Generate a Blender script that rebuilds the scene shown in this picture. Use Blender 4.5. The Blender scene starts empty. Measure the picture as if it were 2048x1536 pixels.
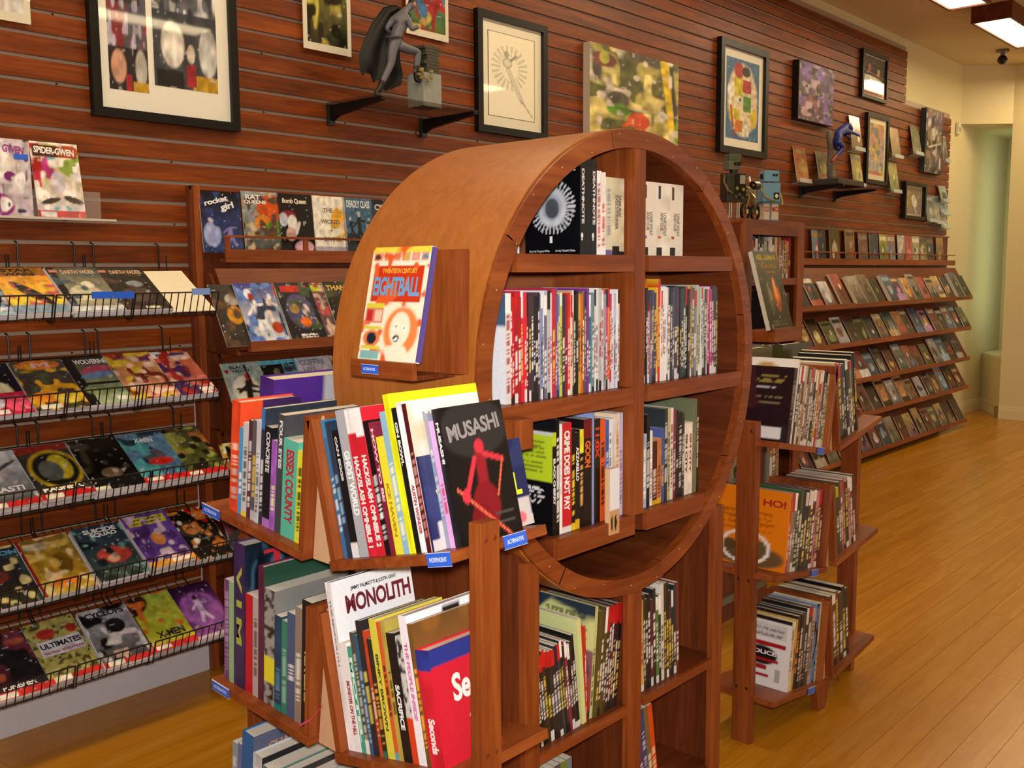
import bpy, math, random
import numpy as np
from mathutils import Matrix, Vector
random.seed(7)
SC = bpy.context.scene
COL = SC.collection
# ------------------------------------------------------------------ camera
F = 1961.7; PSI, TH, RO = 0.8344, 0.1124, -0.0066
EYE = 1.55
fwd = np.array([math.sin(PSI)*math.cos(TH), math.cos(PSI)*math.cos(TH), -math.sin(TH)])
r0 = np.array([math.cos(PSI), -math.sin(PSI), 0.]); u0 = np.cross(r0, fwd)
RT = math.cos(RO)*r0+math.sin(RO)*u0; UP = -math.sin(RO)*r0+math.cos(RO)*u0
cd = bpy.data.cameras.new('camera'); cam = bpy.data.objects.new('camera', cd); COL.objects.link(cam)
cam.matrix_world = Matrix(((RT[0], UP[0], -fwd[0], 0), (RT[1], UP[1], -fwd[1], 0), (RT[2], UP[2], -fwd[2], EYE), (0, 0, 0, 1)))
cd.sensor_width = 36; cd.lens = F/2048*36; cd.clip_start = .02; cd.clip_end = 60
SC.camera = cam
# ------------------------------------------------------------------ light and exposure
SC.view_settings.view_transform = 'Standard'; SC.view_settings.look = 'None'
SC.view_settings.gamma = 1; SC.view_settings.use_curve_mapping = False
SC.view_settings.exposure = 0.0
wd = bpy.data.worlds.new('world'); SC.world = wd; wd.use_nodes = True
wd.node_tree.nodes['Background'].inputs[0].default_value = (.8, .9, 1, 1)
wd.node_tree.nodes['Background'].inputs[1].default_value = .2
def area(name, loc, rot, sx, sy, power, col):
    l = bpy.data.lights.new(name, 'AREA'); l.shape = 'RECTANGLE'; l.size = sx; l.size_y = sy; l.energy = power; l.color = col
    o = bpy.data.objects.new(name, l); COL.objects.link(o); o.location = loc; o.rotation_euler = rot
    return o
# the camera's flash, just above the lens
fl = area('camera_flash', (-.03, -.03, 1.62), (0, 0, 0), .07, .05, 60, (1, .96, .92))
fl.rotation_euler = (math.pi/2-TH, 0, -PSI)
# ceiling tubes of the shop (one strip under each wooden light box) come with the boxes below; daylight by the shop front
LAMP = (1, .77, .46)
area('front_daylight', (9.5, -2.9, 1.6), (math.radians(90), 0, 0), 3.0, 2.4, 34, (.75, .9, 1))
area('niche_daylight', (11.62, 3.08, 1.9), (math.radians(-90), 0, 0), .5, 2.0, 6, (.55, .78, 1))
# ------------------------------------------------------------------ rays: photo pixel -> point on a real plane
def ray(px, py): return fwd+RT*(px-1024)/F-UP*(py-768)/F
def _o(q): return np.array([q[0], q[1], q[2]+EYE])
def ony(px, py, y): q = ray(px, py); return _o(q*y/q[1])
def onx(px, py, x): q = ray(px, py); return _o(q*x/q[0])
def onz(px, py, z): q = ray(px, py); return _o(q*(z-EYE)/q[2])
WY = 3.43      # wall plane
# ------------------------------------------------------------------ colours, materials
def lin(h):
    if not isinstance(h, str): return tuple(h)
    h = h.lstrip('#')
    if len(h) == 3: h = ''.join(c*2 for c in h)
    v = [int(h[i:i+2], 16)/255 for i in (0, 2, 4)]
    return tuple(c/12.92 if c <= .04045 else ((c+.055)/1.055)**2.4 for c in v)
MATS = {}
def plain(name, col, rough=.5, metal=0, emit=0, noise=.06, spec=.5, trans=0, alpha=1):
    k = (name, str(col), rough, metal, emit)
    if k in MATS: return MATS[k]
    m = bpy.data.materials.new(name); m.use_nodes = True; nt = m.node_tree; b = nt.nodes['Principled BSDF']
    c = lin(col)
    if noise and not emit:
        tc = nt.nodes.new('ShaderNodeTexCoord'); n = nt.nodes.new('ShaderNodeTexNoise'); n.inputs['Scale'].default_value = 35
        n.inputs['Detail'].default_value = 3
        r = nt.nodes.new('ShaderNodeMapRange'); r.inputs['To Min'].default_value = 1-noise; r.inputs['To Max'].default_value = 1+noise
        x = nt.nodes.new('ShaderNodeMix'); x.data_type = 'RGBA'; x.blend_type = 'MULTIPLY'; x.inputs[0].default_value = 1
        x.inputs[6].default_value = (*c, 1)
        nt.links.new(tc.outputs['Object'], n.inputs['Vector']); nt.links.new(n.outputs['Fac'], r.inputs['Value'])
        nt.links.new(r.outputs[0], x.inputs[7]); nt.links.new(x.outputs[2], b.inputs['Base Color'])
    else: b.inputs['Base Color'].default_value = (*c, 1)
    b.inputs['Roughness'].default_value = rough; b.inputs['Metallic'].default_value = metal
    b.inputs['Specular IOR Level'].default_value = spec
    if trans: b.inputs['Transmission Weight'].default_value = trans
    b.inputs['Alpha'].default_value = alpha
    if emit:
        b.inputs['Emission Color'].default_value = (*c, 1); b.inputs['Emission Strength'].default_value = emit
    MATS[k] = m; return m
def wood(name, dark, mid, light, axis='x', scale=1.0, rough=.38, island=.0, coat=.0):
    k = (name, axis)
    if k in MATS: return MATS[k]
    m = bpy.data.materials.new(name); m.use_nodes = True; nt = m.node_tree; b = nt.nodes['Principled BSDF']; L = nt.links.new
    tc = nt.nodes.new('ShaderNodeTexCoord'); mp = nt.nodes.new('ShaderNodeMapping')
    s = {'x': (1.2, 16, 16), 'y': (16, 1.2, 16), 'z': (16, 16, 1.2)}[axis]
    mp.inputs['Scale'].default_value = [v*scale for v in s]
    oi = nt.nodes.new('ShaderNodeObjectInfo'); ml = nt.nodes.new('ShaderNodeMath'); ml.operation = 'MULTIPLY'; ml.inputs[1].default_value = 37
    L(oi.outputs['Random'], ml.inputs[0]); cb = nt.nodes.new('ShaderNodeCombineXYZ')
    for i in range(3): L(ml.outputs[0], cb.inputs[i])
    L(cb.outputs[0], mp.inputs['Location']); L(tc.outputs['Object'], mp.inputs['Vector'])
    n1 = nt.nodes.new('ShaderNodeTexNoise'); n1.inputs['Scale'].default_value = 1.5; n1.inputs['Detail'].default_value = 5; n1.inputs['Distortion'].default_value = .8
    n2 = nt.nodes.new('ShaderNodeTexNoise'); n2.inputs['Scale'].default_value = 9; n2.inputs['Detail'].default_value = 4
    L(mp.outputs[0], n1.inputs['Vector']); L(mp.outputs[0], n2.inputs['Vector'])
    mx = nt.nodes.new('ShaderNodeMath'); mx.operation = 'MULTIPLY_ADD'; mx.inputs[1].default_value = .35; L(n2.outputs['Fac'], mx.inputs[0])
    m2 = nt.nodes.new('ShaderNodeMath'); m2.operation = 'MULTIPLY'; m2.inputs[1].default_value = .65; L(n1.outputs['Fac'], m2.inputs[0]); L(m2.outputs[0], mx.inputs[2])
    cr = nt.nodes.new('ShaderNodeValToRGB'); e = cr.color_ramp.elements
    e[0].position = .33; e[0].color = (*lin(dark), 1); e[1].position = .66; e[1].color = (*lin(light), 1)
    q = e.new(.5); q.color = (*lin(mid), 1)
    L(mx.outputs[0], cr.inputs[0])
    hv = nt.nodes.new('ShaderNodeHueSaturation'); L(cr.outputs[0], hv.inputs['Color'])
    mr = nt.nodes.new('ShaderNodeMapRange'); mr.inputs['To Min'].default_value = 1-island; mr.inputs['To Max'].default_value = 1+island
    L(oi.outputs['Random'], mr.inputs['Value']); L(mr.outputs[0], hv.inputs['Value'])
    L(hv.outputs[0], b.inputs['Base Color'])
    b.inputs['Roughness'].default_value = rough; b.inputs['Specular IOR Level'].default_value = .3
    b.inputs['Coat Weight'].default_value = coat; b.inputs['Coat Roughness'].default_value = .15
    bp = nt.nodes.new('ShaderNodeBump'); bp.inputs['Strength'].default_value = .08; bp.inputs['Distance'].default_value = .002
    L(n2.outputs['Fac'], bp.inputs['Height']); L(bp.outputs[0], b.inputs['Normal'])
    MATS[k] = m; return m
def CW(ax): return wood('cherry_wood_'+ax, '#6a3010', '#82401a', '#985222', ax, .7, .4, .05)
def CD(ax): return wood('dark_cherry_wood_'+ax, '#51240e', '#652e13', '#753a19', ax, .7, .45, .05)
def BARREL(): return wood('barrel_veneer', '#9c5a24', '#a86328', '#b26c2e', 'z', 1.6, .42, .0)
def SLAT(): return wood('slatwall_laminate', '#4c1f04', '#703108', '#8c4310', 'x', .8, .42, .06)
def FLOORW(): return wood('floor_laminate', '#a66a12', '#b07618', '#b9812a', 'x', .6, .24, .07)
def printed(rough=.28, name='printed_paper'):
    k = (name, rough)
    if k in MATS: return MATS[k]
    m = bpy.data.materials.new(name); m.use_nodes = True; nt = m.node_tree; b = nt.nodes['Principled BSDF']; L = nt.links.new
    a = nt.nodes.new('ShaderNodeAttribute'); a.attribute_name = 'Col'
    tc = nt.nodes.new('ShaderNodeTexCoord'); n = nt.nodes.new('ShaderNodeTexNoise'); n.inputs['Scale'].default_value = 160; n.inputs['Detail'].default_value = 2
    L(tc.outputs['Object'], n.inputs['Vector'])
    r = nt.nodes.new('ShaderNodeMapRange'); r.inputs['To Min'].default_value = .88; r.inputs['To Max'].default_value = 1.1; L(n.outputs['Fac'], r.inputs['Value'])
    x = nt.nodes.new('ShaderNodeMix'); x.data_type = 'RGBA'; x.blend_type = 'MULTIPLY'; x.inputs[0].default_value = 1
    L(a.outputs['Color'], x.inputs[6]); L(r.outputs[0], x.inputs[7]); L(x.outputs[2], b.inputs['Base Color'])
    b.inputs['Roughness'].default_value = rough; b.inputs['Specular IOR Level'].default_value = .35
    MATS[k] = m; return m
PAPER = plain('page_edges', '#dcd3c0', .8)
# ------------------------------------------------------------------ mesh builder with vertex colours
class MB:
    def __init__(s): s.v = []; s.f = []; s.c = []
    def quad(s, a, b, c, d, col=(1, 1, 1)):
        i = len(s.v); s.v += [tuple(a), tuple(b), tuple(c), tuple(d)]; s.f.append((i, i+1, i+2, i+3)); s.c += [tuple(col)]*4
    def poly(s, pts, col=(1, 1, 1)):
        i = len(s.v); s.v += [tuple(p) for p in pts]; s.f.append(tuple(range(i, i+len(pts)))); s.c += [tuple(col)]*len(pts)
    def box(s, lo, hi, col=(1, 1, 1), M=None, taper=None):
        x0, y0, z0 = lo; x1, y1, z1 = hi
        p = [(x0, y0, z0), (x1, y0, z0), (x1, y1, z0), (x0, y1, z0), (x0, y0, z1), (x1, y0, z1), (x1, y1, z1), (x0, y1, z1)]
        if taper:
            cx, cy = (x0+x1)/2, (y0+y1)/2
            p = p[:4]+[(cx+(a-cx)*taper, cy+(b-cy)*taper, c) for a, b, c in p[4:]]
        if M is not None: p = [tuple(M @ Vector(q)) for q in p]
        i = len(s.v); s.v += p; s.c += [tuple(col)]*8
        for f in ((0, 3, 2, 1), (4, 5, 6, 7), (0, 1, 5, 4), (1, 2, 6, 5), (2, 3, 7, 6), (3, 0, 4, 7)): s.f.append(tuple(i+k for k in f))
    def prism(s, poly, h0, h1, ax='z', col=(1, 1, 1), M=None):   # polygon in the two other axes, extruded along ax
        n = len(poly)
        def P(q, h): return {'z': (q[0], q[1], h), 'y': (q[0], h, q[1]), 'x': (h, q[0], q[1])}[ax]
        p = [P(q, h0) for q in poly]+[P(q, h1) for q in poly]
        if M is not None: p = [tuple(M @ Vector(q)) for q in p]
        i = len(s.v); s.v += p; s.c += [tuple(col)]*(2*n)
        s.f.append(tuple(i+k for k in range(n))); s.f.append(tuple(i+n+k for k in reversed(range(n))))
        for k in range(n): s.f.append((i+k, i+n+k, i+n+(k+1) % n, i+(k+1) % n))
    def tube(s, pts, r, n=6, col=(1, 1, 1), caps=True):
        pts = [Vector(p) for p in pts]; rr = r if isinstance(r, (list, tuple)) else [r]*len(pts)
        base = len(s.v)
        for k, p in enumerate(pts):
            t = (pts[min(k+1, len(pts)-1)]-pts[max(k-1, 0)]).normalized()
            a = t.orthogonal().normalized() if k == 0 else (a-t*a.dot(t)).normalized()
            b = t.cross(a)
            for j in range(n):
                an = 2*math.pi*j/n; s.v.append(tuple(p+(a*math.cos(an)+b*math.sin(an))*rr[k])); s.c.append(tuple(col))
        for k in range(len(pts)-1):
            for j in range(n):
                q = base+k*n; s.f.append((q+j, q+(j+1) % n, q+n+(j+1) % n, q+n+j))
        if caps:
            s.f.append(tuple(base+j for j in reversed(range(n)))); s.f.append(tuple(base+(len(pts)-1)*n+j for j in range(n)))
    def grid(s, o, U, V, img):
        ny, nx = img.shape[:2]; o = np.array(o, float); U = np.array(U, float); V = np.array(V, float)
        i = len(s.v)
        a = np.linspace(0, 1, nx); b = np.linspace(0, 1, ny)
        P = o+a[None, :, None]*U+b[:, None, None]*V
        s.v += [tuple(q) for q in P.reshape(-1, 3).tolist()]; s.c += [tuple(q) for q in img.reshape(-1, 3).tolist()]
        for y in range(ny-1):
            q = i+y*nx
            s.f += [(q+x, q+x+1, q+x+1+nx, q+x+nx) for x in range(nx-1)]
    def ball(s, c, r, n=10, m=7, col=(1, 1, 1), sc=(1, 1, 1)):
        i = len(s.v)
        for k in range(m+1):
            th = math.pi*k/m
            for j in range(n):
                ph = 2*math.pi*j/n
                s.v.append((c[0]+r*sc[0]*math.sin(th)*math.cos(ph), c[1]+r*sc[1]*math.sin(th)*math.sin(ph), c[2]+r*sc[2]*math.cos(th))); s.c.append(tuple(col))
        for k in range(m):
            for j in range(n):
                q = i+k*n; s.f.append((q+j, q+n+j, q+n+(j+1) % n, q+(j+1) % n))
    def build(s, name, mat=None, parent=None, M=None, smooth=False, bevel=0):
        me = bpy.data.meshes.new(name); me.from_pydata(s.v, [], s.f); me.update()
        if s.c:
            at = me.color_attributes.new('Col', 'FLOAT_COLOR', 'POINT')
            ca = np.ones((len(s.v), 4), np.float32); ca[:, :3] = np.array(s.c, np.float32)
            at.data.foreach_set('color', ca.ravel())
        if smooth: me.polygons.foreach_set('use_smooth', [True]*len(me.polygons))
        if mat: me.materials.append(mat)
        o = bpy.data.objects.new(name, me); COL.objects.link(o)
        if parent is not None: o.parent = parent
        if M is not None: o.matrix_local = M
        if bevel:
            b = o.modifiers.new('bevel', 'BEVEL'); b.width = bevel; b.segments = 2; b.limit_method = 'ANGLE'
        return o
def bx(name, lo, hi, mat, parent=None, bevel=0.0, M=None):
    m = MB(); m.box(lo, hi, M=M); return m.build(name, mat, parent, bevel=bevel)
LABELS = {}
def tag(o, label, cat, group=None, kind=None):
    o['label'] = label; o['category'] = cat
    if group: o['group'] = group
    if kind: o['kind'] = kind
    LABELS.setdefault(label, []).append(group)
    return o
def empty(name, loc=(0, 0, 0), M=None):
    o = bpy.data.objects.new(name, None); o.empty_display_size = .05; COL.objects.link(o)
    if M is not None: o.matrix_world = M
    else: o.location = loc
    return o
def struct(o): o['kind'] = 'structure'; return o
def frame_M(o, a, d, u):
    return Matrix(((a[0], d[0], u[0], o[0]), (a[1], d[1], u[1], o[1]), (a[2], d[2], u[2], o[2]), (0, 0, 0, 1)))
W1 = ['first', 'second', 'third', 'fourth', 'fifth', 'sixth', 'seventh', 'eighth', 'ninth', 'tenth', 'eleventh', 'twelfth', 'thirteenth', 'fourteenth', 'fifteenth', 'sixteenth', 'seventeenth', 'eighteenth', 'nineteenth', 'twentieth']
def ordw(n):
    if n <= 20: return W1[n-1]
    return '%d%s' % (n, {1: 'st', 2: 'nd', 3: 'rd'}.get(n % 10, 'th'))
CN = {'white': (240, 240, 240), 'light grey': (190, 190, 190), 'grey': (125, 125, 125), 'dark grey': (70, 70, 70), 'black': (22, 22, 22), 'red': (200, 30, 35), 'dark red': (110, 22, 30), 'orange': (225, 110, 30), 'yellow': (235, 215, 50), 'tan': (200, 165, 115), 'brown': (110, 70, 35), 'green': (50, 130, 60), 'lime green': (175, 205, 50), 'teal': (60, 165, 155), 'light blue': (130, 180, 225), 'blue': (45, 85, 180), 'navy blue': (25, 30, 75), 'purple': (95, 50, 140), 'pink': (235, 130, 175), 'cream': (240, 228, 190), 'olive': (120, 115, 50), 'lilac': (175, 160, 210)}
def cname(h):
    h = h.lstrip('#')
    if len(h) == 3: h = ''.join(c*2 for c in h)
    v = [int(h[i:i+2], 16) for i in (0, 2, 4)]
    return min(CN, key=lambda k: sum((a-b)**2 for a, b in zip(CN[k], v)))
# ------------------------------------------------------------------ lettering
TXT = {}
def text_mesh(s, bold=.0, shear=0.0):
    bold = bold+.012
    k = (s, bold, shear)
    if k in TXT: return TXT[k]
    cu = bpy.data.curves.new('lettering', 'FONT'); cu.body = s; cu.align_x = 'LEFT'; cu.offset = bold; cu.shear = shear
    cu.resolution_u = 3; cu.space_line = .85; cu.space_character = .95
    ob = bpy.data.objects.new('tmp', cu); COL.objects.link(ob)
    dg = bpy.context.evaluated_depsgraph_get(); me = bpy.data.meshes.new_from_object(ob.evaluated_get(dg))
    bpy.data.objects.remove(ob); bpy.data.curves.remove(cu)
    n = len(me.vertices); co = np.empty(n*3, np.float32); me.vertices.foreach_get('co', co); co = co.reshape(-1, 3)
    lo, hi = co.min(0), co.max(0); sz = np.maximum(hi-lo, 1e-5)
    co = (co-lo); co[:, 0] /= sz[0]; co[:, 1] /= sz[1]; co[:, 2] = 0
    me.vertices.foreach_set('co', co.ravel()); me.materials.clear(); me.materials.append(None)
    me.name = 'lettering'
    TXT[k] = me; return me
def letter(s, M, w, h, col, parent, bold=.02, shear=0.0, rough=.5, name='lettering'):
    me = text_mesh(s, bold, shear)
    o = bpy.data.objects.new(name, me); COL.objects.link(o); o.parent = parent
    o.matrix_local = M @ Matrix.Diagonal((w, h, 1, 1))
    o.material_slots[0].link = 'OBJECT'; o.material_slots[0].material = plain('ink_'+cname(col).replace(' ', '_') if isinstance(col, str) else 'ink', col, rough, noise=0)
    return o
# ------------------------------------------------------------------ printed pictures as coloured grids (generic compositions)
def vnoise(ny, nx, gy, gx, rg):
    g = rg.random((gy+2, gx+2))
    y = np.linspace(0, gy, ny); x = np.linspace(0, gx, nx); y0 = y.astype(int); x0 = x.astype(int); fy = (y-y0)[:, None]; fx = (x-x0)[None, :]
    fy = fy*fy*(3-2*fy); fx = fx*fx*(3-2*fx)
    a = g[y0][:, x0]; b = g[y0][:, x0+1]; c = g[y0+1][:, x0]; d = g[y0+1][:, x0+1]
    return a*(1-fy)*(1-fx)+b*(1-fy)*fx+c*fy*(1-fx)+d*fy*fx
def paint(nx, ny, ops, seed=0):
    rg = np.random.default_rng(seed); img = np.ones((ny, nx, 3))*.8
    V, U = np.meshgrid(np.linspace(0, 1, ny), np.linspace(0, 1, nx), indexing='ij')
    def put(mask, c):
        m = np.clip(mask, 0, 1)[..., None]; img[:] = img*(1-m)+np.array(lin(c))*m
    for op in ops:
        k = op[0]
        if k == 'bg': img[:] = np.array(lin(op[1]))
        elif k == 'grad': img[:] = np.array(lin(op[1]))*(1-V[..., None])+np.array(lin(op[2]))*V[..., None]
        elif k == 'rect': put(((U >= op[1]) & (V >= op[2]) & (U <= op[3]) & (V <= op[4])).astype(float), op[5])
        elif k == 'ell':
            cu, cv, ru, rv, c = op[1:6]; an = math.radians(op[6]) if len(op) > 6 else 0
            du = U-cu; dv = (V-cv)*1.5; x = du*math.cos(an)+dv*math.sin(an); y = -du*math.sin(an)+dv*math.cos(an)
            put((1.3-((x/ru)**2+(y/(rv*1.5))**2))*3, c)
        elif k == 'ring':
            cu, cv, r, w, c = op[1:6]; rr = np.hypot(U-cu, (V-cv)*1.5); put((w-abs(rr-r))/w*2, c)
        elif k == 'rays':
            cu, cv, r1, r2, n, c = op[1:7]; rr = np.hypot(U-cu, (V-cv)*1.5); an = np.arctan2((V-cv)*1.5, U-cu); put(((rr > r1) & (rr < r2)) * (np.cos(an*n) > .1).astype(float), c)
        elif k == 'line':
            a, b, c2, d, w, c = op[1:7]; dx, dy = c2-a, (d-b)*1.5; L = dx*dx+dy*dy; px = U-a; py = (V-b)*1.5
            t = np.clip((px*dx+py*dy)/L, 0, 1); put((w-np.hypot(px-t*dx, py-t*dy))/w*2.5, c)
        elif k == 'fig':      # a generic standing or bending figure
            cu, cv, s, c, c3, an = op[1:7]; ca, sa = math.cos(math.radians(an)), math.sin(math.radians(an))
            def T(x, y): return cu+s*(x*ca-y*sa), cv+s*(x*sa+y*ca)/1.5*1.0
            for (x1, y1, x2, y2, w) in ((0, 0, 0, .42, .085), (0, 0, -.16, -.5, .055), (0, 0, .2, -.48, .055), (0, .36, -.3, .1, .035), (0, .36, .32, .3, .035)):
                a_ = T(x1, y1); b_ = T(x2, y2); L1 = ('line', a_[0], a_[1], b_[0], b_[1], w*s*1.5, c)
                a, b, c2, d, w2, cc = L1[1:]; dx, dy = c2-a, (d-b)*1.5; LL = dx*dx+dy*dy; px = U-a; py = (V-b)*1.5
                t = np.clip((px*dx+py*dy)/LL, 0, 1); put((w2-np.hypot(px-t*dx, py-t*dy))/w2*2.5, cc)
            h = T(0, .6); put((1.2-((U-h[0])/(.09*s))**2-(((V-h[1])*1.5)/(.12*s))**2)*3, c3)
        elif k == 'blot':
            c, gy, gx, th = op[1:5]; n = vnoise(ny, nx, gy, gx, rg); put((n-th)*9, c)
        elif k == 'tone':
            n = vnoise(ny, nx, op[2], op[3], rg); img[:] = img*(1+op[1]*(n-.5)*2)[..., None]
        elif k == 'grain':
            img[:] = img*(1+op[1]*(rg.random((ny, nx))-.5)*2)[..., None]
        elif k == 'detail':
            ch = [vnoise(ny, nx, int(ny/2.5), int(nx/2.5), rg) for _ in range(3)]; lum = vnoise(ny, nx, int(ny/4), int(nx/4), rg)
            for q in range(3): img[..., q] *= (1+op[1]*(ch[q]-.5)*.6+op[1]*(lum-.5)*2.2)
            img[:] = np.where((vnoise(ny, nx, int(ny/3), int(nx/3), rg) > .9)[..., None], img*.5+.3, img)
        elif k == 'words':    # lines of tiny unreadable print
            a, b, c2, d, n, c = op[1:7]
            for i in range(n):
                v = d-(i+.5)*(d-b)/n; put(((abs(V-v) < (d-b)/n*.28) & (U > a) & (U < c2-(rg.random()*.15*(c2-a))) & (rg.random((ny, nx)) > .3)).astype(float), c)
    return np.clip(img, 0.003, 1)
def art(pal, seed, nx=36, ny=54, band=None, foot=None):
    rg = random.Random(seed); p = pal
    ops = [('grad', p[1], p[0]), ('blot', p[2], rg.randint(3, 6), rg.randint(2, 4), .55), ('blot', p[1], 7, 5, .62), ('blot', p[3], rg.randint(8, 12), rg.randint(5, 8), .66), ('tone', .35, 9, 6)]
    cu = rg.uniform(.4, .62)
    ops += [('ell', cu, .36, rg.uniform(.18, .3), rg.uniform(.14, .24), p[2], rg.uniform(-30, 30)),
            ('fig', cu, .42, rg.uniform(.55, .85), p[3], p[4], rg.uniform(-35, 35))]
    for _ in range(3): ops.append(('ell', rg.uniform(.1, .9), rg.uniform(.1, .7), rg.uniform(.04, .1), rg.uniform(.03, .08), p[rg.randint(2, 4)], rg.uniform(-60, 60)))
    ops += [('blot', p[4], 15, 10, .74), ('tone', .25, 20, 14)]
    if band: ops.append(('rect', 0, .8, 1, 1, band))
    if foot: ops += [('rect', 0, 0, 1, .075, foot), ('rect', .06, .012, .34, .06, '#e8e2d0')]
    ops.append(('detail', .34) if nx > 20 else ('tone', .3, 8, 5))
    return paint(nx, ny, ops, seed)
def mute(img, k=.8):
    g = img.mean(axis=2, keepdims=True); return (img*.7+g*.3)*k
def plainart(p, seed, nx=20, ny=30):
    rg = random.Random(seed); b = [p[0], p[2], p[3], p[1]][rg.randint(0, 3)]; t = [p[4], p[3], p[2], p[1]][rg.randint(0, 3)]
    o = [('grad', p[1], b), ('ell', rg.uniform(.35, .65), rg.uniform(.3, .5), rg.uniform(.15, .32), rg.uniform(.12, .26), p[rg.randint(0, 3)], rg.uniform(-40, 40)), ('ell', rg.uniform(.3, .7), rg.uniform(.3, .6), .1, .09, p[rg.randint(2, 4)])]
    if rg.random() > .35: o.append(('rect', .1, rg.uniform(.76, .82), .9, .93, t))
    if rg.random() > .6: o.append(('rect', 0, 0, 1, rg.uniform(.12, .35), p[rg.randint(0, 3)]))
    return mute(paint(nx, ny, o+[('tone', .3, 8, 6), ('grain', .08)], seed), .85)
PALS = [['#151515', '#2a3a55', '#c23a22', '#e0b040', '#e8dcc8'], ['#5a7ab0', '#20304a', '#d8d8e0', '#b02020', '#f0e8d8'], ['#d0a030', '#7a3010', '#f0d860', '#201810', '#f4ead0'],
        ['#305038', '#101810', '#809048', '#d0b060', '#e0e0c8'], ['#703080', '#281038', '#c070c0', '#e8c040', '#f0e0f0'], ['#c02820', '#601010', '#f0a030', '#101010', '#f0e0c0'],
        ['#d8d8d8', '#8890a0', '#404858', '#a03030', '#f4f4f4'], ['#1a1a22', '#3a3038', '#806858', '#a8a090', '#d8ccb8'], ['#3a6a9a', '#183050', '#80b8d8', '#e07030', '#f0f0f0'],
        ['#6a5a48', '#302820', '#a89070', '#c04030', '#e8e0c8'], ['#406870', '#203840', '#90a8a0', '#d0a060', '#e8e8d8'], ['#804838', '#402018', '#c89058', '#283848', '#e8d8b8']]
def rpal(seed): return PALS[seed % len(PALS)]
# ------------------------------------------------------------------ books
EX = Matrix.Identity(4)
def Mcols(X, Y, Z, o): return Matrix(((X[0], Y[0], Z[0], o[0]), (X[1], Y[1], Z[1], o[1]), (X[2], Y[2], Z[2], o[2]), (0, 0, 0, 1)))
def spine_img(t, c, c2, top, foot, seed, plainsp=False):
    rg = random.Random(seed); ny = 66; img = np.ones((ny, 3, 3))*np.array(lin(c))
    r = np.random.default_rng(seed)
    if top: img[-rg.randint(9, 16):] = np.array(lin(top))
    if foot: img[:rg.randint(4, 8)] = np.array(lin(foot))
    if not plainsp:
        a, b = sorted((rg.randint(8, 22), rg.randint(30, 58)))
        for i in range(a, b):
            if r.random() > .3: img[i, 1] = np.array(lin(c2))
        if rg.random() > .5:
            for i in range(7, a-1):
                if r.random() > .45: img[i, 1] = np.array(lin(c2))*.8
    if rg.random() > .6: img *= (1+.5*(vnoise(ny, 3, 9, 2, r)-.5))[..., None]
    return np.clip(img, .003, 1)
def book(M, t, h, w, c, c2='#e8e8e8', label='', group=None, side=1, cover=None, top=None, foot=None, seed=0, spine_text=None, stc=None, sth=.6, stpos=None, cov_text=None, hard=False, name='book', cat='book', spine=None, grid=(24, 36), plainsp=False, cat_bold=.03):
    root = empty(name, M=M); tag(root, label, cat, group)
    m = MB(); tc = .0022 if hard else .0006
    cc = lin(c)
    si = spine if spine is not None else spine_img(t, c, c2, top, foot, seed, plainsp or bool(spine_text))
    m.grid((0, 0, 0), (t, 0, 0), (0, 0, h), si)
    m.quad((tc, tc, 0), (tc, tc, h), (t-tc, tc, h), (t-tc, tc, 0), cc)
    for x0, x1, sd in ((0, tc, -1), (t-tc, t, 1)):
        xo = x0 if sd < 0 else x1; xi = x1 if sd < 0 else x0
        if cover is not None and sd == side:
            if sd > 0: m.grid((xo, 0, 0), (0, w, 0), (0, 0, h), cover)
            else: m.grid((xo, w, 0), (0, -w, 0), (0, 0, h), cover)
        else:
            q = [(xo, 0, 0), (xo, w, 0), (xo, w, h), (xo, 0, h)]
            if sd < 0: q.reverse()
            m.quad(*q, cc)
        q = [(xi, 0, 0), (xi, w, 0), (xi, w, h), (xi, 0, h)]
        if sd > 0: q.reverse()
        m.quad(*q, cc)
        for zz in (0, h): m.quad((x0, 0, zz), (x1, 0, zz), (x1, w, zz), (x0, w, zz), cc)
        m.quad((x0, w, 0), (x1, w, 0), (x1, w, h), (x0, w, h), cc)
    m.build('cover', printed(), root)
    p = MB(); ins = .004 if hard else .0008
    p.box((tc, tc, ins), (t-tc, w-ins, h-ins)); p.build('page_block', PAPER, root)
    if spine_text:
        a, b = stpos or (.12, .85)
        L = (b-a)*h; th = t*sth
        letter(spine_text, Mcols((0, 0, -1), (1, 0, 0), (0, -1, 0), ((t-th)/2, -.0005, b*h)), L, th, stc or c2, root, bold=cat_bold)
    for tx in (cov_text or []):
        s, u_, v_, tw, thh, colr = tx[:6]; an = tx[6] if len(tx) > 6 else 0
        if side > 0: B = Mcols((0, 1, 0), (0, 0, 1), (1, 0, 0), (t+.0005, u_*w, v_*h))
        else: B = Mcols((0, -1, 0), (0, 0, 1), (-1, 0, 0), (-.0005, w-u_*w, v_*h))
        letter(s, B @ Matrix.Rotation(math.radians(an), 4, 'Z'), tw*w, thh*h, colr, root)
    return root
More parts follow.
